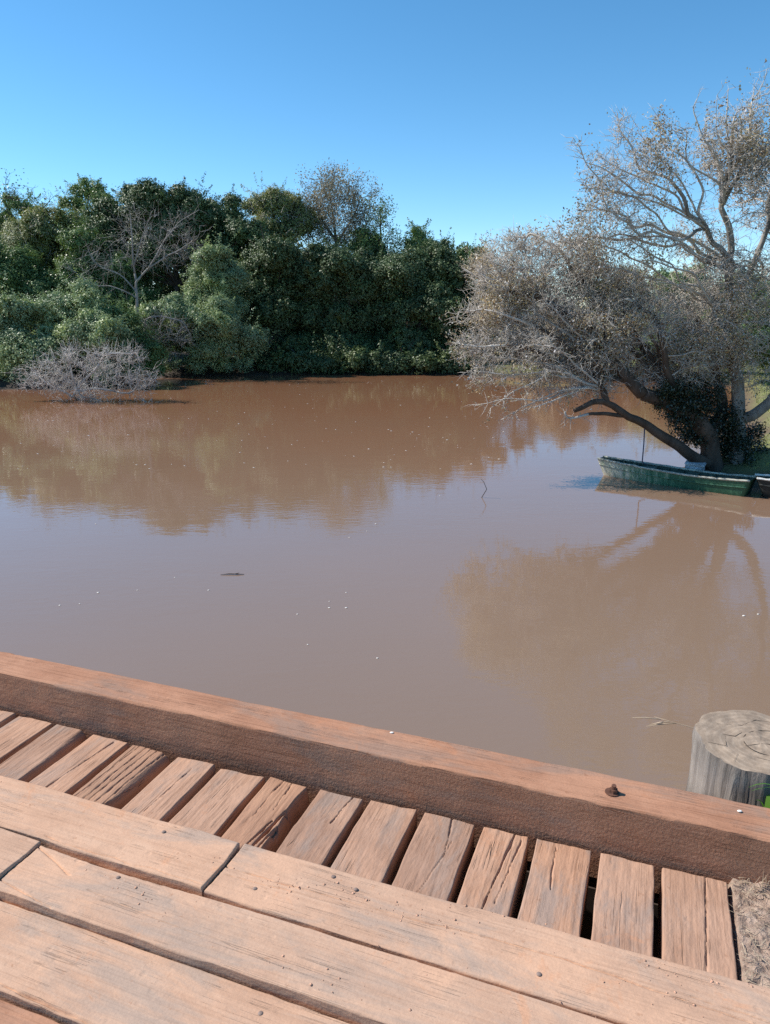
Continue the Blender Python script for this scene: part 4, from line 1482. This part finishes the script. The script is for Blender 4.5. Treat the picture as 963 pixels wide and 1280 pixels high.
def bare_tree(name, label, cat, base, skel, lobes, seed, adens, step, infl, kill, rtip, thick, twk, twl, twr, barkT, barkB, leafm=None,
              leaf_per=0, leaf_frac=.5, leaf_spread=.06, leaf_size=(.05, .03), trop=(0, 0, .05), expo=.5, rmax=.3, group=None, jitter=.35, iters=110, gapy=0.0, kink=.55):
    rng_ = np.random.RandomState(seed)
    base = np.asarray(base, float)
    A = lobe_points(lobes, adens, rng_)
    A = A[A[:, 2] > .12]
    if gapy:
        nzv = fnoise(A[:, 0] * 1.5 + 3 + A[:, 1] * .7, A[:, 2] * 1.5 - A[:, 1] * .6, seed + 3, 2)
        A = A[nzv > np.quantile(nzv, gapy)]
    nd_, pr_, rm_ = colonize(skel, A, step, infl, kill, iters, rng_, jitter, trop, kink=kink)
    rad, chains, tip = branches(nd_, pr_, rm_, rtip, expo, rmax)
    ta, tb_ = branch_tubes(nd_, rad, chains, thick)
    root = empty(name, base, label, cat, group)
    if ta.n: link_mesh("trunk", ta.mesh("trunk", base), barkT, root)
    thin = np.where(rad < max(thick, rtip * 4))[0]
    cen = np.mean([c for c, r in lobes], axis=0)
    if twk:
        p1, p2 = twig_set(tb_, nd_, rad, thin, twk, twl, twr, rng_, up=.1, out_from=cen)
        # second generation
        m1, m2 = p1[::2], p2[::2]
        k2 = len(m1)
        dd = rng_.randn(k2, 3); dd /= np.linalg.norm(dd, axis=1, keepdims=True)
        tb_.batch_twigs(m1, m1 + dd * twl * .3, m1 + dd * twl * .55 + rng_.randn(k2, 3) * twl * .1, np.full(k2, twr * .8))
        tips = np.concatenate([p2, m1 + dd * twl * .5])
    else:
        tips = nd_[tip]
    link_mesh("branches", tb_.mesh("branches", base), barkB, root)
    if leafm is not None and leaf_per:
        # leaves hang in patches, not evenly
        w = fnoise(tips[:, 0] * 1.6 + 5, tips[:, 2] * 1.6 + tips[:, 1] * .9, seed, 2)
        keep = tips[(w + rng_.randn(len(tips)) * .35) > np.quantile(w, 1 - leaf_frac)]
        leaf_cloud(keep, leaf_per, leaf_spread, leaf_size, rng_, "crown", base, leafm, root)
    print(name, "nodes", len(nd_), "tips", len(tips))
    return root


# tall tree (trunk upright at photo x~920)
sk_C = [([P(921, 596, 15.6), P(922, 560, 15.6), P(922, 527, 15.6), P(921, 474, 15.65), P(914, 420, 15.7), P(912, 370, 15.7), P(914, 330, 15.7), P(915, 300, 15.6), P(905, 250, 15.5), P(912, 180, 15.5), P(922, 130, 15.5)], .165, .015),
        ([P(921, 524, 15.6), P(940, 520, 15.5), P(963, 502, 15.4), P(990, 460, 15.3), P(1010, 400, 15.2), P(1020, 320, 15.2)], .12, .04),
        ([P(917, 335, 15.7), P(905, 310, 15.5), P(884, 287, 15.3), P(850, 250, 15.2), P(800, 205, 15.2), P(775, 165, 15.2), P(772, 140, 15.2)], .06, .008),
        ([P(914, 390, 15.7), P(935, 345, 15.9), P(955, 300, 16.0), P(975, 220, 16.1), P(985, 150, 16.1)], .08, .02),
        ([P(905, 250, 15.5), P(890, 190, 15.3), P(868, 140, 15.2), P(870, 125, 15.2)], .035, .006),
        ([P(880, 286, 15.3), P(850, 300, 14.9), P(800, 290, 14.7), P(755, 250, 14.6), P(722, 190, 14.6), P(715, 172, 14.6)], .035, .005),
        ([P(916, 430, 15.7), P(890, 380, 15.2), P(872, 350, 14.9), P(840, 340, 14.7), P(800, 320, 14.6)], .045, .008),
        ([P(912, 180, 15.5), P(908, 140, 15.4), P(911, 112, 15.4)], .02, .005),
        ]


def fan(start, ends, r0, r1, Y0, sag=.12, seed=5):
    """long bending limbs from a fork towards several ends (photo pixels, depth)"""
    rs = np.random.RandomState(seed)
    out = []
    a = P(start[0], start[1], Y0)
    for ex, ey, ey_ in ends:
        e = P(ex, ey, ey_)
        d_ = e - a
        side = np.cross(d_, [0, -1, 0]); side /= np.linalg.norm(side) + 1e-9
        L_ = np.linalg.norm(d_)
        pts_ = []
        ph = rs.rand() * 6.28; am = rs.uniform(.02, .05)
        for t in np.linspace(0, 1, 9):
            w_ = math.sin(ph + t * 9) * am * L_ * t * (1.1 - t) * 2
            pts_.append(a + d_ * t + side * (sag * L_ * 4 * t * (1 - t) * .5 + w_) + np.array([0, math.sin(ph + t * 5) * .06 * L_ * t, 0]))
        out.append((pts_, r0 * rs.uniform(.7, 1.1), r1))
    return out


sk_C += fan((914, 335), [(720, 262, 14.8), (735, 235, 14.9), (752, 292, 14.8), (700, 300, 15.0)], .035, .006, 15.7, .10, 6)
sk_C += fan((884, 287), [(733, 205, 14.9), (748, 185, 15.2), (800, 168, 15.4), (825, 150, 15.3), (770, 240, 14.8)], .032, .005, 15.3, .06, 7)
sk_C += fan((905, 255), [(845, 165, 15.2), (880, 150, 15.7), (895, 130, 15.3), (945, 105, 15.6), (960, 80, 15.8)], .03, .005, 15.5, .05, 8)
sk_C += fan((914, 395), [(780, 300, 15.0), (740, 330, 14.9), (800, 345, 14.6), (690, 285, 15.4)], .032, .006, 15.7, .08, 9)
lob_C = [PL(930, 250, 62, 15.6), PL(890, 290, 58, 15.3), PL(838, 268, 50, 15.2), PL(800, 232, 46, 15.1), PL(762, 215, 30, 14.9), PL(850, 200, 45, 15.3),
         PL(918, 185, 44, 15.5), PL(962, 158, 42, 15.8), PL(990, 240, 85, 15.8), PL(960, 340, 75, 15.8), PL(900, 370, 60, 15.5), PL(1040, 320, 80, 15.4), PL(735, 185, 16, 14.7),
         PL(778, 165, 18, 15.1), PL(760, 265, 38, 14.9), PL(730, 265, 24, 14.8), PL(960, 430, 60, 15.5), PL(925, 420, 45, 15.3), PL(840, 320, 34, 15.0), PL(790, 285, 34, 15.0), PL(735, 300, 32, 14.9), PL(700, 290, 24, 15.1), PL(750, 320, 30, 14.9), PL(790, 330, 30, 14.9), PL(825, 165, 18, 15.3), PL(885, 140, 18, 15.5)]
T_C = bare_tree("lichen_tree", "tall grey lichen covered tree with sparse dry leaves behind the boat", "tree", P(921, 590, 15.6), sk_C, lob_C, 21, 330, .10, .9, .112,
                .0052, .03, 2, .26, .0050, M_barkgrey, M_twiggrey, M_dry, 5, .19, .045, (.046, .029), rmax=.05, gapy=.50, kink=.6, jitter=.4, expo=.42)

# low spreading tree leaning over the water
sk_A = [([P(893, 592, 15.6), P(889, 565, 15.55), P(886, 545, 15.5), P(872, 525, 15.4), P(845, 506, 15.3), P(803, 492, 15.2), P(783, 474, 15.2), P(760, 440, 15.3), P(720, 400, 15.4), P(670, 370, 15.6), P(620, 352, 15.8), P(585, 342, 15.9)], .21, .01),
        ([P(886, 580, 15.5), P(862, 567, 15.4), P(835, 550, 15.35), P(809, 533, 15.3), P(783, 524, 15.2), P(759, 506, 15.1), P(737, 502, 15.0), P(724, 509, 14.95), P(713, 512, 14.9)], .13, .045),
        ([P(759, 506, 15.1), P(757, 486, 15.1), P(748, 460, 15.1), P(735, 430, 15.0)], .07, .03),
        ([P(783, 520, 15.15), P(765, 520, 15.05), P(740, 523, 14.95), P(717, 524, 14.9), P(706, 514, 14.85)], .045, .02),
        ([P(886, 548, 15.5), P(898, 520, 15.7), P(903, 500, 15.8), P(895, 450, 16.0), P(870, 400, 16.2), P(840, 370, 16.3)], .13, .04),
        ([P(845, 506, 15.3), P(838, 470, 15.1), P(830, 440, 15.0), P(815, 400, 15.0), P(790, 370, 15.0)], .08, .03),
        ([P(757, 486, 15.1), P(720, 470, 15.1), P(680, 470, 15.2), P(640, 490, 15.2), P(612, 505, 15.2)], .035, .006),
        ([P(760, 440, 15.3), P(750, 400, 15.5), P(735, 350, 15.6), P(725, 310, 15.6)], .05, .012)]
sk_A += fan((845, 506), [(700, 300, 15.9), (660, 290, 16.1), (735, 310, 15.4), (610, 320, 16.0)], .035, .006, 15.3, .10, 16)
sk_A += fan((803, 492), [(575, 380, 15.9), (590, 345, 16.0), (640, 330, 15.7), (570, 430, 15.7), (680, 380, 15.2)], .034, .006, 15.2, .10, 17)
sk_A += fan((757, 486), [(582, 470, 15.3), (598, 512, 15.2), (622, 522, 15.1), (648, 512, 15.0), (605, 440, 15.4), (665, 430, 14.9)], .028, .005, 15.1, .10, 18)
lob_A = [PL(650, 350, 55, 15.9), PL(622, 400, 46, 15.7), PL(700, 380, 62, 15.6), PL(625, 448, 38, 15.4), PL(680, 445, 48, 15.3), PL(740, 420, 60, 15.2), PL(800, 415, 58, 15.1), PL(860, 425, 60, 15.2),
         PL(745, 470, 36, 15.1), PL(598, 362, 24, 15.8), PL(640, 485, 26, 15.2), PL(720, 335, 36, 15.7), PL(660, 312, 30, 16.0), PL(800, 465, 36, 15.2), PL(700, 490, 22, 15.1), PL(595, 420, 22, 15.6), PL(840, 380, 40, 15.6), PL(780, 375, 36, 15.4),
         PL(600, 480, 16, 15.3), PL(880, 460, 40, 15.3), PL(588, 440, 20, 15.6), PL(606, 492, 16, 15.3), PL(632, 502, 18, 15.1), PL(660, 495, 20, 15.1), PL(585, 400, 18, 15.8)]
lob_A = [(c_ + np.array([0.03 * c_[0], .45, 0.02]), r_) for c_, r_ in lob_A]
T_A = bare_tree("leaning_tree", "low spreading twiggy tree whose dark limb leans over the water", "tree", P(890, 590, 15.6), sk_A, lob_A, 33, 480, .10, .9, .11,
                .0052, .03, 3, .28, .0050, M_barkdark, M_twiggrey, M_dry, 5, .17, .045, (.046, .029), rmax=.05, gapy=.34, kink=.6, jitter=.4, expo=.42, trop=(0, 0, -.02))

# dark creeper around the trunks
rngi = np.random.RandomState(44)
ilobes = [PL(862, 505, 20, 15.35), PL(885, 500, 18, 15.5), PL(838, 500, 20, 15.2), PL(905, 520, 22, 15.7), PL(880, 535, 22, 15.7), PL(905, 560, 22, 15.9), PL(938, 545, 16, 15.7), PL(943, 570, 18, 15.8), PL(870, 482, 15, 15.4),
          PL(925, 580, 20, 16.0), PL(955, 585, 22, 15.9), PL(922, 560, 16, 15.55), PL(930, 580, 16, 15.5), PL(918, 535, 13, 15.5), PL(850, 525, 18, 15.4), PL(865, 545, 16, 15.6), PL(895, 590, 20, 16.0), PL(920, 550, 14, 15.5), PL(855, 488, 17, 15.2), PL(832, 490, 12, 15.1)]
pos, nr = foliage_points(ilobes, 1300, rngi, .4, .3, -1, 1)
pos = pos[pos[:, 2] > .3]
n_ = len(pos)
v = leaf_verts(pos, rngi.randn(n_, 3) + np.array([0, -.3, .4]), .044 * (.5 + rngi.rand(n_)), .029 * (.5 + rngi.rand(n_)), rngi, .5)
c0 = P(890, 560, 15.5)
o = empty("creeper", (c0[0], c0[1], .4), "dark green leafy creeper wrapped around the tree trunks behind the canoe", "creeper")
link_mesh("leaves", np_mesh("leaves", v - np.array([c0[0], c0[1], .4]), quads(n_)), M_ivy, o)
tb = Tubes()
for k in range(7):
    a = rngi.randint(len(ilobes)); b_ = rngi.randint(len(ilobes))
    pa, pb = ilobes[a][0], ilobes[b_][0]
    m_ = (pa + pb) / 2 + rngi.randn(3) * .15
    tb.add([np.array([c0[0] + rngi.randn() * .2, c0[1] + .1, .3]), pa, m_, pb], [.02, .016, .012, .008], 5)
link_mesh("stem", tb.mesh("stem", (c0[0], c0[1], .4)), M_barkdark, o)

# ------------------------------------------------------------------ far bank trees
def fb(px, Y):
    p_ = P(px, 470, Y)
    return (p_[0], p_[1], float(ground_z(np.array([p_[0]]), np.array([p_[1]]))[0]) - .05)


FG = "trees along the far bank"
TREES = [
    ("feathery_tree", "feathery tree at the left edge with sky showing through its top", 10, 56, [(2, 280, 34), (-25, 300, 45), (34, 262, 18), (12, 252, 14), (-10, 330, 50)], M_mid, 34, 1, (.15, .08), .30),
    ("bushy_tree", "yellowish green bushy tree near the left edge below the feathery crowns", 60, 51, [(68, 290, 36), (40, 315, 42), (90, 325, 42), (55, 350, 45)], M_yellow, 70, 2, (.15, .08), .30),
    ("slender_tree", "small airy crown poking above the canopy left of the dark dome", 108, 58, [(110, 240, 20), (94, 256, 17), (126, 256, 18), (108, 285, 30)], M_mid, 48, 3, (.15, .08), .34),
    ("dome_tree", "large dark green dome shaped tree behind the bare white tree", 225, 49, [(185, 262, 34), (235, 262, 36), (282, 272, 36), (150, 285, 34), (210, 300, 48), (272, 310, 46), (308, 292, 26), (130, 315, 38), (180, 330, 40), (322, 330, 30), (165, 248, 18)], M_dark, 75, 4, (.16, .09), .26),
    ("olive_tree", "olive yellow crown between the dark dome and the tall airy tree", 345, 54, [(340, 258, 26), (366, 262, 26), (322, 258, 18), (350, 292, 34), (378, 282, 24)], M_yellow, 60, 5, (.15, .08), .30),
    ("overhanging_tree", "dark overhanging tree at the waterline right of the lit cone shaped bush", 345, 45.5, [(335, 330, 34), (375, 340, 40), (312, 365, 40), (355, 390, 48), (320, 425, 38), (372, 435, 38), (395, 375, 36), (350, 320, 26), (318, 452, 22, -2.5), (345, 456, 20, -3), (378, 454, 24, -3.2)], M_dark, 72, 6, (.16, .09), .27),
    ("overhanging_tree", "dark overhanging tree below the tall airy crown in the middle", 440, 46, [(425, 330, 32), (400, 322, 24), (440, 365, 44), (420, 400, 42), (465, 340, 30), (430, 440, 36), (470, 400, 40), (480, 440, 32), (400, 350, 30), (408, 455, 22, -3.5), (440, 452, 24, -3.6), (472, 456, 22, -3.5)], M_dark, 72, 7, (.16, .09), .27),
    ("overhanging_tree", "dark overhanging tree beside the twiggy leaning tree", 535, 46, [(500, 345, 34), (535, 340, 34), (560, 350, 34), (515, 385, 42), (560, 395, 40), (525, 430, 38), (575, 440, 34), (590, 380, 34), (550, 320, 22), (500, 455, 22, -3.6), (530, 453, 24, -3.6), (562, 456, 22, -3.5), (590, 455, 24, -3.5)], M_dark, 72, 8, (.16, .09), .27),
    ("conical_tree", "thin pointed crown rising above the canopy right of the airy tree", 527, 54, [(524, 294, 13), (516, 308, 16), (536, 312, 16), (525, 335, 26), (548, 318, 14)], M_mid, 48, 9, (.14, .08), .34),
    ("cone_bush", "sunlit cone shaped bush left of the dark overhanging trees", 268, 43.5, [(266, 322, 22), (262, 348, 28), (284, 352, 28), (250, 375, 26), (285, 382, 30)], M_pale, 95, 10, (.12, .07), .26),
    ("dome_shrub", "round sage green shrub over the water behind the dead branches", 240, 41.6, [(228, 392, 26), (268, 405, 38), (222, 420, 40), (300, 425, 34), (262, 440, 34), (190, 400, 24), (212, 456, 16, -1.2), (245, 457, 16, -1), (280, 457, 16, -.5), (305, 455, 18, 0)], M_pale, 85, 11, (.13, .07), .26),
    ("leafy_shrub", "grey green shrub filling the left edge of the bank", 5, 36.5, [(-25, 400, 40), (15, 395, 34), (0, 440, 44), (45, 440, 38), (-40, 450, 40), (-10, 472, 20, -1.6), (22, 472, 18, -1.6)], M_pale, 95, 12, (.13, .07), .27),
    ("leafy_shrub", "grey green shrub above the dead brush in the water", 95, 36.8, [(70, 392, 34), (105, 385, 32), (85, 430, 46), (125, 420, 40), (60, 450, 36), (110, 460, 34), (50, 474, 18, -1.6), (130, 470, 20, -1.4)], M_pale, 95, 13, (.13, .07), .27),
    ("leafy_shrub", "grey green shrub at the foot of the bare white tree", 155, 38.2, [(145, 400, 30), (165, 425, 34), (150, 445, 34), (180, 445, 26), (165, 464, 18, -2), (190, 462, 16, -.5)], M_mid, 90, 14, (.13, .07), .27),
    ("shady_tree", "dark green tree between the left shrubs and the yellowish tree", 20, 46, [(10, 335, 42), (35, 365, 40), (-30, 350, 50), (60, 370, 34)], M_mid, 66, 15, (.15, .085), .28),
    ("shady_tree", "mid green tree behind the bare white tree below the dark dome", 120, 46, [(100, 350, 36), (140, 345, 36), (115, 375, 40), (160, 375, 34), (105, 305, 28)], M_mid, 70, 16, (.15, .085), .28),
    ("brown_green_tree", "brownish green tree behind the leaning twiggy tree", 650, 46, [(598, 338, 20), (626, 352, 20), (655, 374, 22), (686, 392, 20), (612, 385, 34), (650, 408, 34), (695, 415, 32), (620, 430, 40), (670, 440, 40)], M_drygreen, 60, 17, (.15, .08), .30),
    ("distant_tree", "small green tree far off in the gap of the grey branches", 775, 75, [(770, 362, 20), (790, 356, 20), (745, 366, 20), (760, 385, 24), (800, 385, 26)], M_mid, 55, 18, (.2, .12), .3),
    ("distant_tree", "pale green tree far off behind the tall grey trunk", 850, 68, [(835, 356, 22), (865, 352, 24), (850, 385, 30), (895, 375, 30), (930, 365, 34)], M_pale, 55, 19, (.2, .12), .3),
    ("bank_tree", "green tree on the right bank at the picture edge behind the grey trunk", 985, 33, [(950, 400, 44), (1000, 380, 55), (975, 440, 45), (925, 425, 34), (1040, 420, 60)], M_mid, 80, 20, (.12, .07), .28),
    ("understory_tree", "shadowed tree behind the conical crown near the canopy gap", 500, 55, [(478, 335, 34), (510, 345, 34), (560, 330, 24), (590, 330, 24), (455, 310, 24)], M_mid, 55, 22, (.15, .09), .3),
    ("waterside_shrub", "low shrub touching the water far right behind the grey twigs", 730, 40.5, [(700, 440, 36), (745, 440, 36), (790, 430, 40), (720, 410, 30)], M_drygreen, 70, 23, (.13, .07), .3),
    ("waterside_shrub", "low green shrub on the cove shore seen between the trunks", 855, 37.5, [(830, 435, 36), (875, 430, 36), (850, 410, 30), (910, 440, 36)], M_mid, 70, 24, (.13, .07), .3),
]
for nm, lab, px, Yd, lb, mt, den, sd_, lf, sb in TREES:
    rs = np.random.RandomState(900 + sd_)
    lobes = [PL(q_[0], q_[1], q_[2], Yd, q_[3] if len(q_) > 3 else rs.uniform(-1.2, 1.2), (1, 1, .88)) for q_ in lb]
    shr = "shrub" in nm or "bush" in nm
    den *= 2.5; lf = (lf[0] * .74, lf[1] * .78); sb *= .8
    tree(nm, lab, "shrub" if shr else "tree", fb(px, Yd), lobes, mt, den, lf, sd_, "shrubs along the far bank" if shr else FG,
         trunk_r=.08 if shr else .2, sub=sb, fill=.16, zmin=-.9, twigs=1500 if mt in (M_drygreen, M_yellow) else 0)

# backing wood so no daylight shows under the canopy
rngb = np.random.RandomState(77)
bl = []
for px in range(-160, 640, 40):
    yb = np.interp(px, [-160, 0, 100, 200, 330, 420, 500, 640], [320, 320, 300, 310, 300, 310, 340, 350])
    for yy in range(int(yb) + 30, 470, 42):
        Yb = 60 + rngb.uniform(-2, 3)
        bl.append(PL(px + rngb.uniform(-12, 12), yy, 34, Yb))
pos, nr = foliage_points(bl, 26, rngb, .35, .5, -1)
pos_ok = pos[:, 2] > .2
pos, nr = pos[pos_ok], nr[pos_ok]
n_ = len(pos)
v = leaf_verts(pos, nr, .3 * (.6 + .8 * rngb.rand(n_)), .18 * (.6 + .8 * rngb.rand(n_)), rngb)
o = link_mesh("far_wood", np_mesh("far_wood", v, quads(n_)), M_dark)
tag(o, "dense wood behind the far bank trees", "wood", kind="stuff")

# tall airy tree in the middle: branches showing, thin grey-green leaves
lob5 = [PL(420, 243, 29, 55), PL(396, 250, 22, 55), PL(448, 251, 24, 55), PL(425, 275, 38, 55), PL(455, 280, 22, 55), PL(400, 280, 24, 55)]
bare_tree("airy_tree", "tall airy tree with pale half bare crown topping the canopy", "tree", fb(425, 55), [([np.array(fb(425, 55)), P(424, 380, 55), P(420, 310, 55), P(418, 275, 55), P(414, 240, 55)], .22, .05),
          ([P(420, 305, 55), P(440, 275, 55), P(450, 250, 55)], .1, .04), ([P(420, 300, 55), P(400, 270, 55), P(394, 250, 55)], .1, .04)],
          lob5, 51, 9, .42, 5, .5, .014, .05, 3, .8, .012, M_barkgrey, M_barkgrey, M_airy, 16, .9, .22, (.12, .07), group=FG, rmax=.2)
lob6 = [PL(474, 272, 17, 53), PL(490, 298, 17, 53), PL(470, 300, 20, 53)]
bare_tree("airy_tree", "small airy crown on the right shoulder of the tall airy tree", "tree", fb(478, 53), [([np.array(fb(478, 53)), P(478, 380, 53), P(476, 300, 53), P(474, 272, 53)], .15, .04)],
          lob6, 52, 7, .4, 5, .5, .012, .05, 3, .7, .011, M_barkdark, M_barkdark, M_mid, 13, .9, .22, (.12, .07), group=FG, rmax=.15)
lob6 = [PL(20, 245, 18, 55), PL(45, 246, 14, 55), PL(5, 255, 16, 55), PL(62, 240, 8, 55), PL(75, 245, 8, 55)]
bare_tree("airy_tree", "thin twiggy crowns against the sky at the upper left", "tree", fb(30, 55), [([np.array(fb(30, 55)), P(30, 380, 55), P(30, 300, 55), P(25, 262, 55)], .15, .04), ([P(30, 290, 55), P(60, 255, 55)], .06, .03)],
          lob6, 54, 7, .4, 6, .5, .012, .05, 3, .7, .011, M_barkdark, M_barkdark, M_mid, 3, .6, .18, (.16, .09), group=FG, rmax=.15)

# bare pale tree in front of the left trees
YB = 39.6
b0 = fb(172, YB)
skb = [([np.array(b0), P(172, 400, YB), P(171, 350, YB), P(168, 325, YB), P(166, 290, YB), P(162, 262, YB)], .11, .02),
       ([P(171, 352, YB), P(190, 330, YB), P(205, 300, YB), P(222, 278, YB), P(248, 258, YB)], .055, .012), ([P(185, 335, YB), P(215, 318, YB), P(250, 296, YB)], .035, .01),
       ([P(168, 330, YB), P(180, 300, YB), P(190, 270, YB)], .04, .01), ([P(171, 365, YB), P(150, 342, YB), P(125, 335, YB), P(108, 310, YB)], .04, .01), ([P(172, 372, YB), P(140, 358, YB), P(112, 355, YB), P(84, 330, YB)], .035, .01)]
lobb = [PL(190, 300, 38, YB), PL(222, 300, 32, YB), PL(160, 300, 30, YB), PL(125, 330, 26, YB), PL(238, 280, 18, YB), PL(170, 278, 22, YB), PL(105, 345, 20, YB)]
bare_tree("bare_tree", "leafless pale grey tree standing before the dark dome tree", "tree", b0, skb, lobb, 61, 14, .3, 3.5, .38, .009, .05, 2, .8, .007, M_deadwood, M_deadwood, rmax=.05, jitter=.2, trop=(0, 0, .3), kink=.25)
# dark drooping dead branches
YB = 38.8
b0 = fb(195, YB)
lobd = [PL(200, 415, 26, YB), PL(222, 420, 20, YB), PL(205, 440, 18, YB)]
bare_tree("dead_bush", "tangle of dead grey branches drooping in front of the sage shrub", "dead bush", b0, [([np.array(b0), P(185, 430, YB), P(180, 400, YB), P(200, 395, YB), P(222, 402, YB), P(240, 420, YB)], .05, .015), ([P(182, 405, YB), P(160, 398, YB)], .04, .02)],
          lobd, 62, 22, .25, 3, .3, .008, .04, 3, .6, .008, M_deadwood, M_deadwood, rmax=.06, trop=(0, 0, -.2))
# bleached brush lying in the water
YB = 29.6
b0 = P(95, 500, YB); b0[2] = 0
lobw = [PL(60, 470, 26, YB), PL(95, 465, 34, YB), PL(135, 465, 34, YB), PL(165, 470, 26, YB), PL(120, 485, 30, YB), PL(80, 488, 26, YB), PL(40, 470, 18, YB), PL(165, 442, 18, YB), PL(140, 438, 10, YB), PL(188, 470, 12, YB), PL(30, 486, 12, YB), PL(175, 492, 16, YB)]
skw = [([np.array([b0[0], b0[1] + 1.5, -.3]), P(95, 495, YB), P(110, 470, YB), P(140, 445, YB), P(165, 438, YB)], .06, .02), ([P(92, 498, YB), P(70, 480, YB), P(40, 468, YB)], .05, .015),
       ([P(98, 490, YB), P(130, 488, YB), P(165, 482, YB), P(190, 470, YB)], .05, .015), ([P(100, 496, YB), P(140, 499, YB - .4), P(190, 497, YB - .6)], .03, .012), ([P(96, 490, YB), P(90, 465, YB), P(85, 440, YB)], .04, .015)]
bare_tree("dead_brush", "bleached grey dead brush lying in the water at the left bank", "dead brush", b0, skw, lobw, 63, 34, .22, 3, .26, .007, .035, 4, .5, .007, M_deadpale, M_deadpale, rmax=.06, trop=(0, 0, .02), jitter=.6)

# ------------------------------------------------------------------ grass on the right bank
rngr = np.random.RandomState(88)
n_ = 26000
gxp = rngr.uniform(6.5, 26, n_); gyp = rngr.uniform(13, 40, n_)
n2_ = 14000
gxp = np.concatenate([gxp, rngr.uniform(1.2, 14, n2_)]); gyp = np.concatenate([gyp, rngr.uniform(1.6, 13, n2_)])
gs = river_sd(gxp, gyp)
k = gs > .5
vv_ = gxp * V2[0] + gyp * V2[1]
k &= (vv_ > 2.35)
gxp, gyp = gxp[k], gyp[k]
gz = ground_z(gxp, gyp)
p0 = np.stack([gxp, gyp, gz - .02], 1)
d = rngr.randn(len(p0), 3) * .35 + np.array([0, 0, 1.0])
v_, f_ = blades(p0, d, .10 + .16 * rngr.rand(len(p0)), .02 + .02 * rngr.rand(len(p0)), .3 + .4 * rngr.rand(len(p0)), rngr)
tag(link_mesh("bank_grass", np_mesh("bank_grass", v_, f_), M_grasspale), "short sunlit grass covering the right bank", "grass", kind="stuff")

# ------------------------------------------------------------------ bits floating on the river
def at_water(px, py):
    d_ = ray(px, py); t_ = -H / d_[2]
    return d_ * t_ + np.array([0, 0, H])


w = at_water(291, 719)
tb = Tubes()
tb.add([(-.16, .0, .008), (-.05, .02, .012), (.06, .01, .012), (.15, .02, .006)], [.003, .007, .006, .003], 6)
tb.add([(.02, .012, .012), (.08, .05, .015)], [.006, .003], 4)
tag(link_mesh("floating_stick", tb.mesh("floating_stick"), M_barkdark, loc=(w[0], w[1], 0)), "small dark stick floating alone in mid river", "stick")
# twigs standing out of the water
w = at_water(601, 622)
tb = Tubes()
tb.add([(0, 0, -.2), (.02, 0, 0), (.11, 0, .16), (.05, 0, .30), (-.01, 0, .36)], [.008, .008, .007, .005, .003], 5)
tag(link_mesh("snag_twig", tb.mesh("snag_twig"), M_barkdark, loc=(w[0], w[1], 0)), "thin bent twig sticking out of the water left of the canoe", "twig")
specks = [(472, 823), (433, 741), (433, 760), (412, 752), (412, 760), (550, 620), (100, 755), (75, 757), (172, 738), (261, 738), (459, 664), (385, 806), (437, 672), (123, 741), (219, 722), (372, 768), (470, 655), (930, 770), (948, 768), (120, 655)]
bm = bmesh.new()
bmesh.ops.create_uvsphere(bm, u_segments=8, v_segments=5, radius=.016)
bmesh.ops.scale(bm, vec=(1.2, .8, .4), verts=bm.verts)
fm = bm_mesh("foam_fleck", bm, True); fm.materials.append(M_petal)
for px, py in specks:
    w = at_water(px, py)
    o = bpy.data.objects.new("foam_fleck", fm)
    COL.objects.link(o)
    o.location = (w[0], w[1], .003)
    s = random.uniform(.5, 1.0)
    o.scale = (s, s, s)
    tag(o, "tiny white foam fleck floating on the brown water", "foam fleck", "foam flecks floating on the river")
# fine foam on the far water
rngf = np.random.RandomState(99)
pts = []
while len(pts) < 260:
    px, py = rngf.uniform(0, 720), 476 + 110 * rngf.rand() ** 1.5
    if px > 640 and py > 540: continue
    w = at_water(px, py)
    if river_sd([w[0]], [w[1]])[0] < -.5: pts.append(w)
vs, fs, base = [], [], 0
for w in pts:
    s = .008 + .016 * rngf.rand() ** 2
    vs.append(iv * np.array([s * 1.6, s * .8, s * .3]) + w); fs.append(ifc + base); base += len(iv)
tag(link_mesh("river_foam", np_mesh("river_foam", np.concatenate(vs), np.concatenate(fs), True), M_petal), "fine white foam specks drifting on the far water", "foam", kind="stuff")
print("faces", sum(len(m.polygons) for m in bpy.data.meshes))
